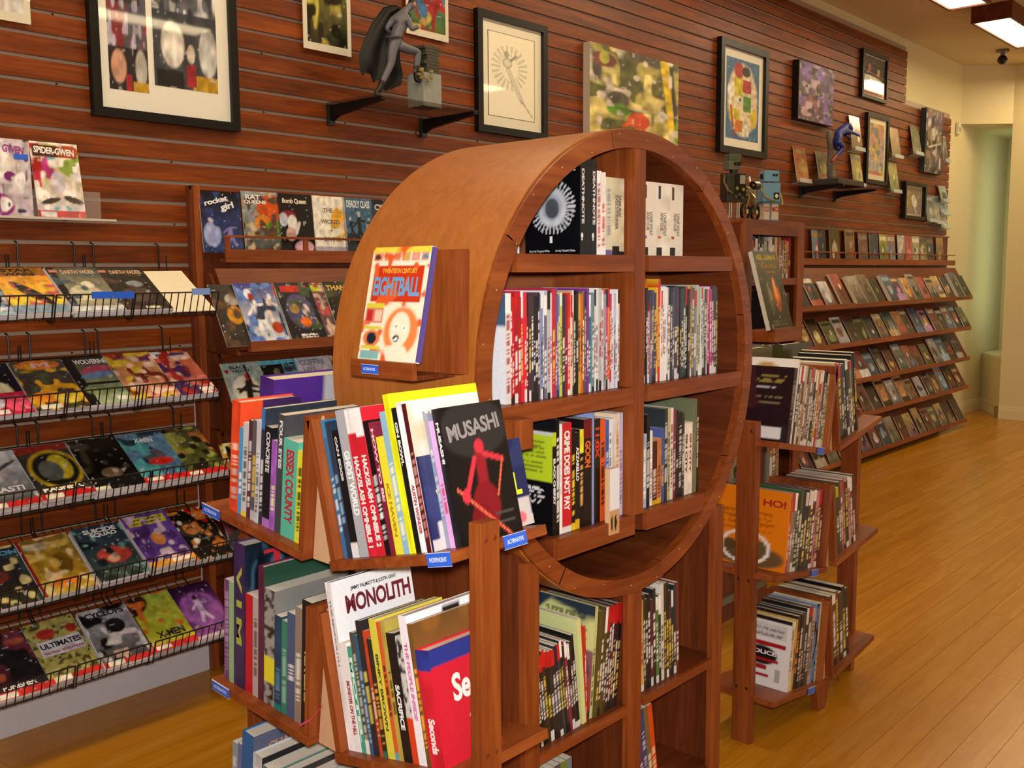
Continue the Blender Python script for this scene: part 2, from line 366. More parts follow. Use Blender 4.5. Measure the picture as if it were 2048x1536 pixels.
def comic(M, w, h, t, img, label, cat='comic', group=None, texts=(), edge='#cfc8b8', bag=False, name='comic_book', sticker=None):
    root = empty(name, M=M); tag(root, label, cat, group)
    m = MB(); ec = lin(edge)
    m.grid((0, 0, 0), (w, 0, 0), (0, 0, h), img)
    m.quad((0, t, 0), (0, t, h), (w, t, h), (w, t, 0), ec)
    for a, b in (((0, 0), (w, 0)),):
        m.quad((0, 0, 0), (0, t, 0), (w, t, 0), (w, 0, 0), ec); m.quad((0, 0, h), (w, 0, h), (w, t, h), (0, t, h), ec)
    m.quad((0, 0, 0), (0, 0, h), (0, t, h), (0, t, 0), ec); m.quad((w, 0, 0), (w, t, 0), (w, t, h), (w, 0, h), ec)
    m.build('cover', printed(.16 if bag else .25, 'bagged_print' if bag else 'printed_paper'), root)
    for tx in texts:
        s, u_, v_, tw, thh, colr = tx[:6]; an = tx[6] if len(tx) > 6 else 0
        letter(s, Mcols((1, 0, 0), (0, 0, 1), (0, -1, 0), (u_*w, -.0006, v_*h)) @ Matrix.Rotation(math.radians(an), 4, 'Z'), tw*w, thh*h, colr, root, name='title_lettering')
    if sticker:
        u_, v_ = sticker; s = MB(); s.box((u_*w, -.0012, v_*h), ((u_+.3)*w, 0, (v_+.07)*h)); s.build('blue_tag', BLUE, root)
    return root
BLUE = plain('blue_label', '#2f63d8', .3, noise=.02)
def row(O, a, d, u, specs, where, group, gap=.0004, fit=None, inset=0, rnd=0):
    """books side by side from O along a; spine on -d; d runs into the shelf"""
    O = np.array(O, float); a = np.array(a, float); d = np.array(d, float); u = np.array(u, float)
    tot = sum(s['t']+gap for s in specs); k = 1 if fit is None else fit/tot
    pos = 0; out = []
    for i, s in enumerate(specs):
        s = dict(s); t = s.pop('t')*k; sh = s.pop('inset', inset)+(random.random()*rnd); ln = math.radians(s.pop('lean', 0)); ps = s.pop('skip', 0)
        pos += ps
        aa = a*math.cos(ln)-u*math.sin(ln); uu = u*math.cos(ln)+a*math.sin(ln)
        P = O+a*pos+d*sh
        look = s.pop('look', None)
        if look is None:
            th = 'thick' if t > .022 else 'slim' if t > .009 else 'thin'
            look = '%s %s-spined book' % (th, cname(s['c']).replace(' ', '-'))
        lb = look+', %s from left, %s' % (ordw(i+1), where)
        if len(lb.split()) > 16: lb = ' '.join(look.split()[:16-4-len(where.split())])+', %s from left, %s' % (ordw(i+1), where)
        s.setdefault('seed', i*13+len(where)*7+int(O[2]*100))
        out.append(book(frame_M(P, aa, d, uu), t-gap, s.pop('h'), s.pop('w'), s.pop('c'), label=lb, group=group, **s))
        pos += t
    return out
def rs(n, cols, h=(.24, .262), t=(.007, .013), w=.17, seed=1, foot=.3):
    rg = random.Random(seed); o = []
    for i in range(n):
        c = cols[i % len(cols)] if isinstance(cols[0], str) else None
        lightc = sum(lin(c)) > .9
        o.append(dict(t=rg.uniform(*t), h=rg.uniform(*h), w=w, c=c, c2='#222' if lightc else rg.choice(['#eee', '#ddd', '#e8d060', '#ddd']), top=rg.choice([None, None, '#eee', '#a02020', '#333']), foot=rg.choice(['#ddd', None, None, '#222'])))
    return o
# ================================================================== SETTING
WALLC = plain('cream_wall_paint', '#d9cc9c', .7, noise=.02); CEIL = plain('ceiling_paint', '#d2bf98', .8, noise=.02)
TRIMC = plain('cream_trim_paint', '#ddd0a4', .5, noise=.02)
# wall_left with its slatwall
wl = struct(bx('wall_left', (-3, WY+.035, 0), (12.6, WY+.25, 3.61), WALLC))
pl = MB(); pl.box((-3, WY+.012, .1), (9.06, WY+.035, 3.532)); pl.box((9.06, WY+.012, .1), (10.26, WY+.035, 3.08)); 
pl.build('groove_insert', plain('groove_insert', '#a08c78', .4), wl)
Z0 = 1.284-.0762*14
i = 0
grooves = [Z0+.0762*k for k in range(0, 44)]
for k in range(-2, 43):
    z0 = Z0+.0762*k+.0065; z1 = z0+.0762-.013
    if z1 > 3.54 or z0 < .1: continue
    x1 = 10.26 if z1 < 3.09 else 9.06
    m = MB(); m.box((-3, WY-.002, z0), (x1, WY+.0125, z1)); m.build('slat', SLAT(), wl)
# slatwall screws seen in the grooves
sm = MB()
for gx in np.arange(-2.6, 6, .41):
    for g in grooves[8:34:3]: sm.box((gx, WY+.008, g-.003), (gx+.006, WY+.013, g+.003))
s_ = sm.build('screw_heads', plain('screw_black', '#1a1614', .4), wl); s_['kind'] = 'stuff'
# white base and corner strip of the slatwall at the left
b_ = MB(); b_.box((-3, 3.40, .0), (1.99, WY+.02, .155)); struct(b_.build('baseboard_left', plain('white_laminate', '#c9c6cc', .5)))
bx('white_edge_strip', (1.955, WY-.006, .14), (1.985, WY, 1.12), plain('white_strip', '#d4d2d8', .45), wl)
# end wall, recess
XE = 11.0
struct(bx('wall_end', (XE, -4, 0), (XE+.9, 3.07, 3.61), WALLC))
rc = MB()
rc.prism([(10.65, WY+.036), (XE, 3.07), (12.6, 3.07), (12.6, WY+.036)], 3.03, 3.61, 'z')                    # header over the recess
rc.box((12.3, 3.07, .6), (12.6, WY+.04, 3.1))
struct(rc.build('trim_1', WALLC))
m = MB(); m.prism([(XE, 3.07), (11.68, WY+.03), (12.4, WY+.03), (12.4, 3.07)], 0, .62, 'z'); struct(m.build('trim_2', WALLC))
m = MB(); m.prism([(XE-.012, 3.06), (11.67, WY+.02), (12.3, WY+.02), (12.3, 3.07)], .6, .635, 'z'); struct(m.build('trim_3', TRIMC))
m = MB()
for a, b in ((0, .10), (.10, .125)):
    e = .014 if a == 0 else .008
    m.box((XE-e, -4, a), (XE, 3.07, b)); m.prism([(XE-e, 3.07-e), (XE, 3.07), (11.68, WY+.03), (11.68-e, WY+.04)], a, b, 'z')
    m.box((10.26, WY+.035-e, a), (11.7, WY+.035, b))
struct(m.build('baseboard_end', TRIMC))
struct(bx('wall_right', (-3, -4.2, 0), (12.6, -4, 3.61), WALLC)); struct(bx('wall_back', (-3.2, -4.2, 0), (-3, 3.7, 3.61), WALLC))
struct(bx('ceiling', (-3.2, -4.2, 3.61), (12.6, 3.7, 3.7), CEIL))
# floor boards
fl_ = struct(bx('floor', (-3.2, -4.2, -.05), (12.6, 3.7, -.012), plain('subfloor', '#5a3a10', .8)))
PW = .108; nb = 0
rest = MB(); rgf = random.Random(4)
y = WY+.03
meshes = {}
while y > -4:
    y1 = y; y0 = y-PW; x = -3+rgf.uniform(-1.2, 0)
    while x < 12.4:
        x1 = x+1.21
        if y0 > .72 and x1 > .9 and nb < 298 and x < 11.7:
            k = 'b'
            if k not in meshes:
                q = MB(); q.box((0, 0, -.012), (1.2088, PW-.0013, 0)); meshes[k] = q.build('floor_board', FLOORW(), fl_); o = meshes[k]
            else: o = meshes[k].copy(); COL.objects.link(o)
            o.location = (x, y0, 0); nb += 1
        elif y0 < 1.2 or x1 < .9: rest.box((x, y0, -.012), (x1-.0006, y1-.0007, 0))
        x = x1
    y = y0
r_ = rest.build('floor_boards', FLOORW(), fl_); r_['kind'] = 'stuff'
# light boxes on the ceiling
LB = CD('x'); DIFF = plain('lamp_diffuser', '#ffe9bc', .5, emit=7)
def light_box(x, y, label):
    r = empty('ceiling_light', (x, y, 3.48)); tag(r, label, 'ceiling light', 'wooden ceiling light boxes')
    m = MB(); L, w = 1.22, .30
    m.box((0, 0, 0), (.02, w, .13)); m.box((L-.02, 0, 0), (L, w, .13)); m.box((.02, 0, 0), (L-.02, .02, .13)); m.box((.02, w-.02, 0), (L-.02, w, .13))
    m.build('wooden_box', LB, r)
    m = MB(); m.box((.021, .021, .012), (L-.021, w-.021, .02)); m.build('diffuser', DIFF, r)
    l = area('tube_lamp', (x+L/2, y+w/2, 3.475), (0, 0, 0), 1.15, .26, 11, LAMP)
    return r
for (x, y, lb) in ((6.64, 2.38, 'wooden ceiling light box at the top edge, nearest of those seen'), (8.37, 2.38, 'wooden ceiling light box with a glowing panel, middle one of the row'), (10.0, 2.38, 'wooden ceiling light box at the right edge, farthest of the row')): light_box(x, y, lb)
for k, x in enumerate((-.3, 1.45, 3.18, 4.91)):
    light_box(x, 2.38, 'wooden ceiling light box of the slatwall row, %s from the camera end, out of view' % ordw(k+1))
for k, x in enumerate((-.3, 3.18, 6.64, 10.0)):
    light_box(x, -.6, 'wooden ceiling light box of the middle row, %s from the camera end, out of view' % ordw(k+1))
    light_box(x, -2.6, 'wooden ceiling light box of the right row, %s from the camera end, out of view' % ordw(k+1))
# security camera
r = empty('security_camera', (10.18, 2.96, 3.61)); tag(r, 'small dark dome security camera hanging from the ceiling by the end wall', 'camera')
m = MB(); m.tube([(0, 0, 0), (0, 0, -.02)], .06, 12); m.build('mount_plate', plain('grey_metal', '#77746a', .4), r)
m = MB(); m.tube([(0, 0, -.02), (0, 0, -.07)], .02, 8); m.build('stem', plain('grey_metal', '#77746a', .4), r)
m = MB(); m.ball((0, 0, -.09), .045); m.build('lens_dome', plain('black_plastic', '#15140f', .25), r, smooth=True)
r = empty('motion_sensor', (10.53, WY+.03, 2.97)); tag(r, 'small white motion sensor on the cream wall above the niche', 'sensor')
m = MB(); m.box((-.035, -.03, -.06), (.035, 0, .06)); m.build('housing', plain('white_plastic', '#d8d2b8', .4), r, bevel=.006)
m = MB(); m.box((-.02, -.034, -.03), (.02, -.029, .01)); m.build('sensor_window', plain('grey_plastic', '#a8a490', .3), r)
# ================================================================== ROUND BOOKCASE
BX, BY, BZ, BR_, BD = 2.02, 1.408, 1.316, .58, .474
rb = empty('round_bookcase', (0, 0, 0)); tag(rb, 'large round cherry-wood bookcase standing on a square open base', 'bookcase')
def ringmesh(r0, r1, y0, y1, n=96, a0=0, a1=360):
    m = MB(); full = (a1-a0) == 360
    ks = n if full else n+1
    for k in range(ks):
        an = math.radians(a0+(a1-a0)*k/n)
        for rr, yy in ((r0, y0), (r1, y0), (r1, y1), (r0, y1)):
            m.v.append((BX+rr*math.cos(an), yy, BZ+rr*math.sin(an))); m.c.append((1, 1, 1))
    for k in range(n):
        a = k*4; b = ((k+1) % ks)*4
        for j in range(4): m.f.append((a+j, a+(j+1) % 4, b+(j+1) % 4, b+j))
    return m
def bar_smooth(o):
    me = o.data; me.polygons.foreach_set('use_smooth', [True]*len(me.polygons))
    try: me.set_sharp_from_angle(angle=math.radians(40))
    except Exception: pass
    return o
bar_smooth(ringmesh(.574, .580, BY+.006, BY+BD, 128).build('outer_veneer', BARREL(), rb))
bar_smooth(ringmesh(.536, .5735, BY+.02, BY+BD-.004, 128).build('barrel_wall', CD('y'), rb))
# front rim from curved segments with visible butt joints
for k in range(8):
    a0 = 12+k*45
    bar_smooth(ringmesh(.534, .576+.0015*(k % 2), BY-.004-.0008*(k % 3), BY+.02, 20, a0+.12, a0+44.88).build('rim_segment', CW('x'), rb))
def chord(z, r=.54): return math.sqrt(max(r*r-(z-BZ)**2, 0))
# back panel in the middle of the depth
m = MB(); n = 64; pts = [(BX+.54*math.cos(2*math.pi*k/n), BZ+.54*math.sin(2*math.pi*k/n)) for k in range(n)]
m.prism(pts, BY+.262, BY+.27, 'y'); m.build('back_panel', wood('panel_plywood', '#7e4428', '#92522f', '#a5623a', 'x', .4, .5, .02), rb)
SHZ = [(1.592, .04), (1.265, .042), (.938, .05)]
for z, t in SHZ:
    zz = z-t if z < BZ else z
    for s in (-1, 1):
        c0 = chord(z-t if z < BZ else z)
        x0, x1 = (BX-c0+.004, BX-.006) if s < 0 else (BX+.036, BX+c0-.004)
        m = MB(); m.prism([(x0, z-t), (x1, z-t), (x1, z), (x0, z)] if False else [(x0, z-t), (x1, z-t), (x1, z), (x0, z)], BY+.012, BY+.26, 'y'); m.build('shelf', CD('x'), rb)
        m = MB(); m.box((x0+.01, BY-.001, z-t), (x1, BY+.012, z)); m.build('shelf_lip', CW('x'), rb)
m = MB(); m.box((2.003, BY-.002, .938+.0), (2.048, BY+.26, BZ+.541)); m.build('divider', CW('z'), rb)
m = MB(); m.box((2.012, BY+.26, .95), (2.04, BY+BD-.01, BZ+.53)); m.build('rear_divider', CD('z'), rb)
# base: posts, panels, shelves
for x0, x1, nm, zt in ((1.591, 1.641, 'post', .905), (2.409, 2.459, 'post', .885)):
    m = MB(); m.box((x0, BY, 0), (x1, BY+.02, zt)); m.build(nm, CW('z'), rb, bevel=.0015)
m = MB(); m.box((1.992, BY, 0), (2.05, BY+.02, .745)); m.build('post', CW('z'), rb, bevel=.0015)
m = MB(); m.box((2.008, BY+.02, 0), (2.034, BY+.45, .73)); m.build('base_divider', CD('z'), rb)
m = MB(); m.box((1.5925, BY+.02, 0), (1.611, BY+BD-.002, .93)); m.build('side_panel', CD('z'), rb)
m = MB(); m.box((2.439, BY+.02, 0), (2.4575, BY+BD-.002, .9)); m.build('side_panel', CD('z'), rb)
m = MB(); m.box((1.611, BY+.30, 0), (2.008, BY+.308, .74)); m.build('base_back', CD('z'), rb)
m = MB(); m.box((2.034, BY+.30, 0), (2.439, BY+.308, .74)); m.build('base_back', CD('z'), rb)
for z in (.437, .105):
    for x0, x1 in ((1.611, 2.008), (2.034, 2.439)):
        m = MB(); m.box((x0, BY+.012, z-.022), (x1, BY+.3, z)); m.build('base_shelf', CD('x'), rb)
        m = MB(); m.box((x0+.03, BY, z-.022), (x1-.03 if x1 > 2.2 else x1-.016, BY+.012, z)); m.build('shelf_lip', CW('x'), rb)
# small wooden catch block under the second shelf
bk = ony(1035, 870, BY-.03)
m = MB(); m.box((bk[0]-.028, BY-.05, bk[2]-.03), (bk[0]+.028, BY-.0035, bk[2]+.035)); m.build('display_bracket', CW('z'), rb, bevel=.001)
# nail heads of the rim
m = MB()
for k in range(30):
    an = math.radians(k*12+3); rr = .556+.012*((k*7) % 3-1); m.ball((BX+rr*math.cos(an), BY-.006, BZ+rr*math.sin(an)), .0016, 5, 3)
o = m.build('nail_heads', plain('nail_metal', '#c8a878', .4), rb); o['kind'] = 'stuff'
AX = (1, 0, 0); DY = (0, 1, 0); UZ = (0, 0, 1)
def S(t, h, w, c, **k): return dict(t=t/1000, h=h, w=w, c=c, **k)
FB = BY+.026   # spine plane of the shelved books
# --- top left bay
zt = 1.592
row((BX-chord(1.63, .53)+.015, FB+.03, zt), AX, DY, UZ, [S(9, .10, .12, '#3a4a60'), S(9, .115, .13, '#a8c0d8'), S(9, .12, .13, '#28303c'), S(8, .13, .13, '#c8d4e4')], 'under the arch, round bookcase', 'books in the top left bay')
dn = [('bg', '#0b0c10'), ('rays', .5, .5, .27, .42, 34, '#c8ccd4'), ('ell', .5, .5, .25, .19, '#c8ccd4'), ('ell', .5, .5, .17, .13, '#aab0bc'), ('ell', .5, .49, .12, .1, '#50545c'), ('tone', .15, 14, 10)]
def spx(px, y=FB): return ony(px, 500, y)[0]
dcov = paint(44, 66, dn, 3)
X = spx(1160)
tl = [S(14, .226, .17, '#0c0d10', c2='#d8d8d8', spine_text='DEATHNOTE', stpos=(.32, .88), sth=.45, side=-1, cover=dcov, look='black volume showing a white radiating disc', cov_text=[('DEATH NOTE', .12, .86, .8, .075, '#e8e8e8'), ('I', .46, .13, .05, .07, '#e8e8e8'), ('Story by Tsugumi Ohba', .08, .03, .38, .028, '#c8c8c8'), ('Art by Takeshi Obata', .56, .03, .36, .028, '#c8c8c8')]), S(12, .226, .15, '#0c0d10', c2='#ddd', plainsp=True, look='black volume with a blank black spine'), S(14, .222, .15, '#0c0d10', c2='#d8d8d8', spine_text='DEATHNOTE', stpos=(.32, .88), sth=.45),
      S(11, .198, .14, '#f2efea', c2='#d04040', foot='#eee', top='#eee'), S(11, .196, .14, '#f2efea', c2='#c83838', foot='#eee', look='slim white book with red splashed spine'), S(16, .186, .14, '#d8d4b8', c2='#9898a0', foot='#6a5a98'),
      S(31, .186, .14, '#dcd4b4', spine_text='SAMURAI\nEXECUTIONER', stc='#77716a', sth=.5, stpos=(.33, .78), foot='#151515')]
bl = row((X, FB, zt), AX, DY, UZ, tl, 'right of the white-disc cover', 'books in the top left bay', fit=2.001-X)
for r in (bl[0], bl[2]):
    m = MB(); t = .012; m.ball((.007, -.0008, .045), .0045, 8, 6, sc=(1, .15, 1.5)); m.ball((.007, -.0008, .036), .003, 6, 4, sc=(1, .15, 1)); m.build('skull_mark', plain('ink_white', '#e0e0e0', .5), r)
def dh_foot(r, t):
    m = MB(); m.box((.001, -.0007, .001), (t-.001, -.0003, .022)); m.build('publisher_block', plain('ink_black', '#141414', .5), r)
dh_foot(bl[6], .03)
# --- top right bay
tr = [S(10, .19, .14, '#e8e2d4', c2='#444')]+[S(25, .186, .14, '#e6dfcf', spine_text='LONE WOLF\nAND CUB', stc='#8a847c', sth=.45, stpos=(.28, .6), look='thick white omnibus, %s chip' % n) for n in ('purple', 'orange', 'red')]
br = row((2.05, FB, zt), AX, DY, UZ, tr, 'top right bay, round bookcase', 'white omnibus volumes in the top right bay', fit=spx(1367)-2.05)
for r, c in zip(br[1:], ('#7a6ab0', '#c86a30', '#b04040')):
    dh_foot(r, .026); m = MB(); m.box((.007, -.0007, .044), (.02, -.0003, .051)); m.build('volume_chip', plain('chip', c, .5), r)
    m = MB(); m.box((.008, -.0007, .145), (.018, -.0003, .178)); m.build('spine_picture', plain('chip', '#5a4a3a' if c != '#c86a30' else '#3a3850', .5, noise=.5), r)
# --- middle bays, many thin spines
z2 = 1.265
def cs(s): # 'hex*n' list
    out = []
    for p in s.split():
        a, *b = p.split('*'); out += ['#'+a]*int(b[0] if b else 1)
    return out
def thin(cols, seed, h=(.232, .25), w=.17, t=(.006, .012), lean=0):
    rg = random.Random(seed); o = []
    for i, c in enumerate(cols):
        lc = sum(lin(c)) > .9
        o.append(dict(t=rg.uniform(*t), h=rg.uniform(*h), w=w, c=c, c2=rg.choice(['#222', '#a02030', '#333']) if lc else rg.choice(['#f0f0f0', '#f0f0f0', '#e8d060', '#e0e0e0']), top=rg.choice([None, None, None, '#eee', '#c02020', '#222']), foot=rg.choice(['#ddd', None, None, '#222']), lean=lean, name='paperback', cat='paperback'))
    return o
cover_white = paint(24, 30, [('bg', '#e4e6ee'), ('rect', 0, .72, 1, 1, '#45607e'), ('words', .05, .1, .4, .5, 7, '#9aa')], 5)
ml = thin(cs('d8d0d0 b02030 c02030 a82028*2 c83040 d02838 70202c 4a3038 3a3a40 2a2226*2 504048 8090b8 dce0ec 6a6a80 b8b8c4 d8d8dc c02838 6a5088 7a5a98 50a098 c8c850 38304c 8c2028 d83030 e0d0b8 bfa27c 222*2 d0a030 e06828 6a6058 5a5048 7a3090 40707c 6a8890 e0e0e0*2 b0b4b8 d8d4d0 9c98a8 d04068 e09030 b83070 e8e8ea b8c0d0 e4e8f0 d8e0f0'), 11)
ml[0].update(cover=cover_white, side=-1, w=.2, look='white book at the far left, blue at its top', t=.02)
row((spx(1010), FB, z2), AX, DY, UZ, ml, 'middle left bay, round bookcase', 'thin comic collections in the middle left bay', fit=2.001-spx(1010), rnd=.004)
mr = thin(cs('d83828 e86a28 222*2 181818 e8e4e0 6a5a80 58406a 28304c e8b828 c82820 f0f0ee*3 d8d8dc e4e4e4 30303a 404a58 3a2a4a 503858 222 283c30 304838 1c2420 2c2420 c8b838 5a5450 888 b8c0b0 a8b898 d8dcd8 c0c8c0 383c40 c04020 d8d8d8 b82878 8c2868 342c28 28241f'), 17)
mr[5].update(spine_text='GROO MINIMUM', stc='#c02828', sth=.6, stpos=(.1, .9))
for k in mr[-4:]: k['lean'] = -1.5
mr[10].update(h=.268, w=.19, side=-1, cover=paint(24, 36, [('bg', '#d8b828'), ('blot', '#c82018', 8, 6, .6), ('blot', '#e8e0d0', 12, 8, .75)], 3), look='tall yellow book with red splashes')
row((2.05, FB, z2), AX, DY, UZ, mr, 'middle right bay, round bookcase', 'thin comic collections in the middle right bay', fit=spx(1446)-2.05, rnd=.004)
# --- lower left bay
z3 = .938
bcx = spx(1010)
bc = paint(40, 50, [('bg', '#0e0f12'), ('rect', 0, .52, 1, .97, '#b7cf28'), ('rect', 0, .97, 1, 1, '#c8ccd0'), ('words', .3, .60, .92, .92, 9, '#7a8a20'), ('words', .3, .28, .9, .46, 5, '#d8d8d8')], 8)
ocov = paint(30, 44, [('bg', '#15161a'), ('ring', .45, .93, .1, .06, '#f0f0f0')], 2)
ll = [S(11, .245, .21, '#101114', side=-1, cover=bc, look='black and lime green book titled Black Cherry', cov_text=[('ow-on-his-luck Mafioso,', .38, .42, .5, .035, '#e8e8e8')], spine_text='BLACK CHERRY', stc='#e8e8e8', sth=.6, stpos=(.3, .75), top='#b7cf28'), S(9, .275, .2, '#101010', c2='#eee', side=-1, cover=ocov, look='black book with a white letter O'), S(8, .262, .17, '#f0f0f0', c2='#ccc'),
      S(27, .262, .17, '#c8202c', spine_text='CRIME DOES NOT PAY', stc='#f0f0f0', sth=.62, stpos=(.2, .93), foot='#e0e0e0'), S(11, .245, .17, '#141414', c2='#e8d840', foot='#e8c820'), S(13, .235, .17, '#16161a', spine_text='AZZARELLO', stc='#e8e8e8', sth=.7, stpos=(.5, .85), foot='#d8b020'),
      S(12, .24, .17, '#101010', c2='#e0b060', top='#e8e030'), S(25, .262, .17, '#1a1214', spine_text='GOON', stc='#e06818', sth=.7, stpos=(.55, .8), top='#701418'), S(7, .275, .19, '#8a9cd0', plainsp=True, look='pale blue large book'),
      S(19, .258, .17, '#241a16', spine_text='11:0X', stc='#d04020', sth=.7, stpos=(.62, .92)), S(17, .255, .17, '#e05818', c2='#151515'), S(11, .25, .17, '#3a62b0', c2='#c8d4e8'), S(8, .25, .17, '#eceef0', c2='#444', top='#e8e8e8'),
      S(13, .252, .17, '#d8d8e0', c2='#b03050'), S(12, .262, .17, '#e8cfae', c2='#b08858', top='#e8e0d0'), S(12, .262, .17, '#c8c4e4', c2='#8878b0')]
row((spx(1104), FB, z3), AX, DY, UZ, ll, 'lower left bay, round bookcase', 'books in the lower left bay', fit=spx(1252)-spx(1104))
cardimg = paint(12, 40, [('bg', '#c89c6c'), ('rect', 0, .36, 1, 1, '#e4eaf2'), ('ell', .25, .17, .1, .11, '#181818'), ('ell', .62, .17, .11, .12, '#181818')], 1)
comic(frame_M((spx(1222, FB-.03), FB-.03, z3-.03), AX, DY, UZ), .040, .165, .015, cardimg, 'white card with two small black figures below, standing against the spines', 'card', None, (), '#d8b088', name='card')
lr = [S(9, .21, .16, '#e8a020', c2='#a02020', foot='#f0d020'), S(10, .195, .16, '#2c2038', c2='#e8e8f0', foot='#dfe3ee'), S(12, .195, .16, '#a8c4e0', c2='#f0f0f0'), S(9, .245, .17, '#181818', c2='#ddd'), S(7, .2, .16, '#f0eee8', c2='#888'), S(13, .17, .15, '#4a1c20', c2='#e8c8b0', foot='#d8a820'), S(12, .175, .15, '#c07840', c2='#6a3010', foot='#d8a820'),
      S(8, .2, .16, '#4a5a9a', c2='#d0a030'), S(9, .25, .17, '#30383c', c2='#c8d0d0'), S(8, .25, .17, '#c8c090', c2='#444'), S(8, .25, .17, '#e8e0dc', c2='#503040'), S(8, .245, .17, '#803040', c2='#e0d0d0'), S(8, .24, .17, '#202024', c2='#d8d8d8'), S(10, .235, .17, '#1a1a1a', c2='#ddd'), S(7, .23, .17, '#3a302c', c2='#e0e0d8'),
      S(12, .2, .16, '#ece4da', spine_text='SIN CITY', stc='#333', sth=.5, stpos=(.3, .85)), S(12, .2, .16, '#ece4da', spine_text='SIN CITY', stc='#a03030', sth=.5, stpos=(.3, .85)), S(13, .262, .18, '#6e7658', c2='#6e7658', plainsp=True), S(6, .255, .18, '#1c1a18', c2='#ddd')]
row((2.05, FB, z3), AX, DY, UZ, lr, 'lower right bay, round bookcase', 'books in the lower right bay', fit=spx(1408)-2.05)
# --- base bays
zb = .437
dk = cs('303a44 1c1c1e 222 1a1814 2a241c 3a3020 201c1c 2c2c28 302828 282434 343c38 1c1c20 4a3830 902848 241e1c 302828 1c1a18')
bl1 = thin(dk, 23, (.225, .245), .19, (.012, .02), lean=-7)
for k in bl1: k['seed'] = 3
bl1[0].update(h=.26, c='#3c4854'); bl1[2].update(top='#c8a878')
row((1.655, FB, zb), AX, DY, UZ, bl1, 'left-leaning run, base left bay', 'dark role-playing volumes in the base left bay', fit=.175)
row((1.835, FB, zb), AX, DY, UZ, [S(14, .275, .2, '#d6dc98', plainsp=True, lean=-5, c2='#ddd', look='pale yellow tall book'), S(5, .25, .2, '#c03820', lean=-2)], 'gap of base left bay', 'tall books in the gap of the base left bay')
gi = paint(30, 40, [('grad', '#b02818', '#5a7888'), ('rect', 0, .6, 1, 1, '#d4d890'), ('words', .15, .68, .9, .95, 8, '#7a8050'), ('blot', '#2a3844', 5, 4, .55)], 4)
book(frame_M((1.868, FB+.006, zb), (math.cos(.09), 0, -math.sin(.09)), DY, (math.sin(.09), 0, math.cos(.09))), .012, .285, .19, '#c8cc88', '#333', 'pale yellow-green large book leaning right, with lines of print on its cover', None, side=-1, cover=gi)
br1 = thin(cs('5a4c24 4c4220 544820 463a1e 3a2c28 6a2028 2c2430 3c2028 1c1a1c'), 29, (.268, .278), .2, (.011, .014), lean=6)
for k in br1[3:]: k['top'] = '#c02020'
row((1.882, FB, zb), AX, DY, UZ, br1, 'right-leaning run, base left bay', 'dark volumes leaning right in the base left bay', fit=.095)
rr = thin(cs('c8b878 a88850 8a7038 d0a868 3a3420 222 1c1c1e 602028 2a2a2a 50803c 283028 d8d8d0 3c3828 1e2420 3a3430 202428 1c3038 6a2828'), 31, (.235, .275), .2, (.01, .014), lean=-2)
row((2.056, FB, zb), AX, DY, UZ, rr, 'base right bay, round bookcase', 'dark volumes in the base right bay', fit=.225)
pb = [S(22, .25, .18, '#4a3a70', c2='#d0c8e0', spine_text='VOL', stpos=(.6, .75), lean=-9), S(20, .25, .18, '#3a4478', c2='#d0c8e0', lean=-9, spine_text='VOL', stpos=(.6, .75)), S(20, .25, .18, '#7a6438', c2='#e8e0c0', lean=-9), S(20, .25, .18, '#d84c1c', c2='#f0d8b0', lean=-9)]
for k in pb: k.pop('spine_text', 0); k.pop('stpos', 0)
for k in pb: k['h'] = .285
row((2.10, FB, .105), AX, DY, UZ, pb, 'lowest shelf, base right bay', 'books on the lowest shelf, right bay')
pb2 = [S(22, .265, .18, c, c2='#ddd', lean=0) for c in ('#888', '#5a8838', '#a87838', '#4c4868', '#688030', '#6a7880')]
row((1.66, FB, .105), AX, DY, UZ, pb2, 'lowest shelf, base left bay', 'books on the lowest shelf, left bay')
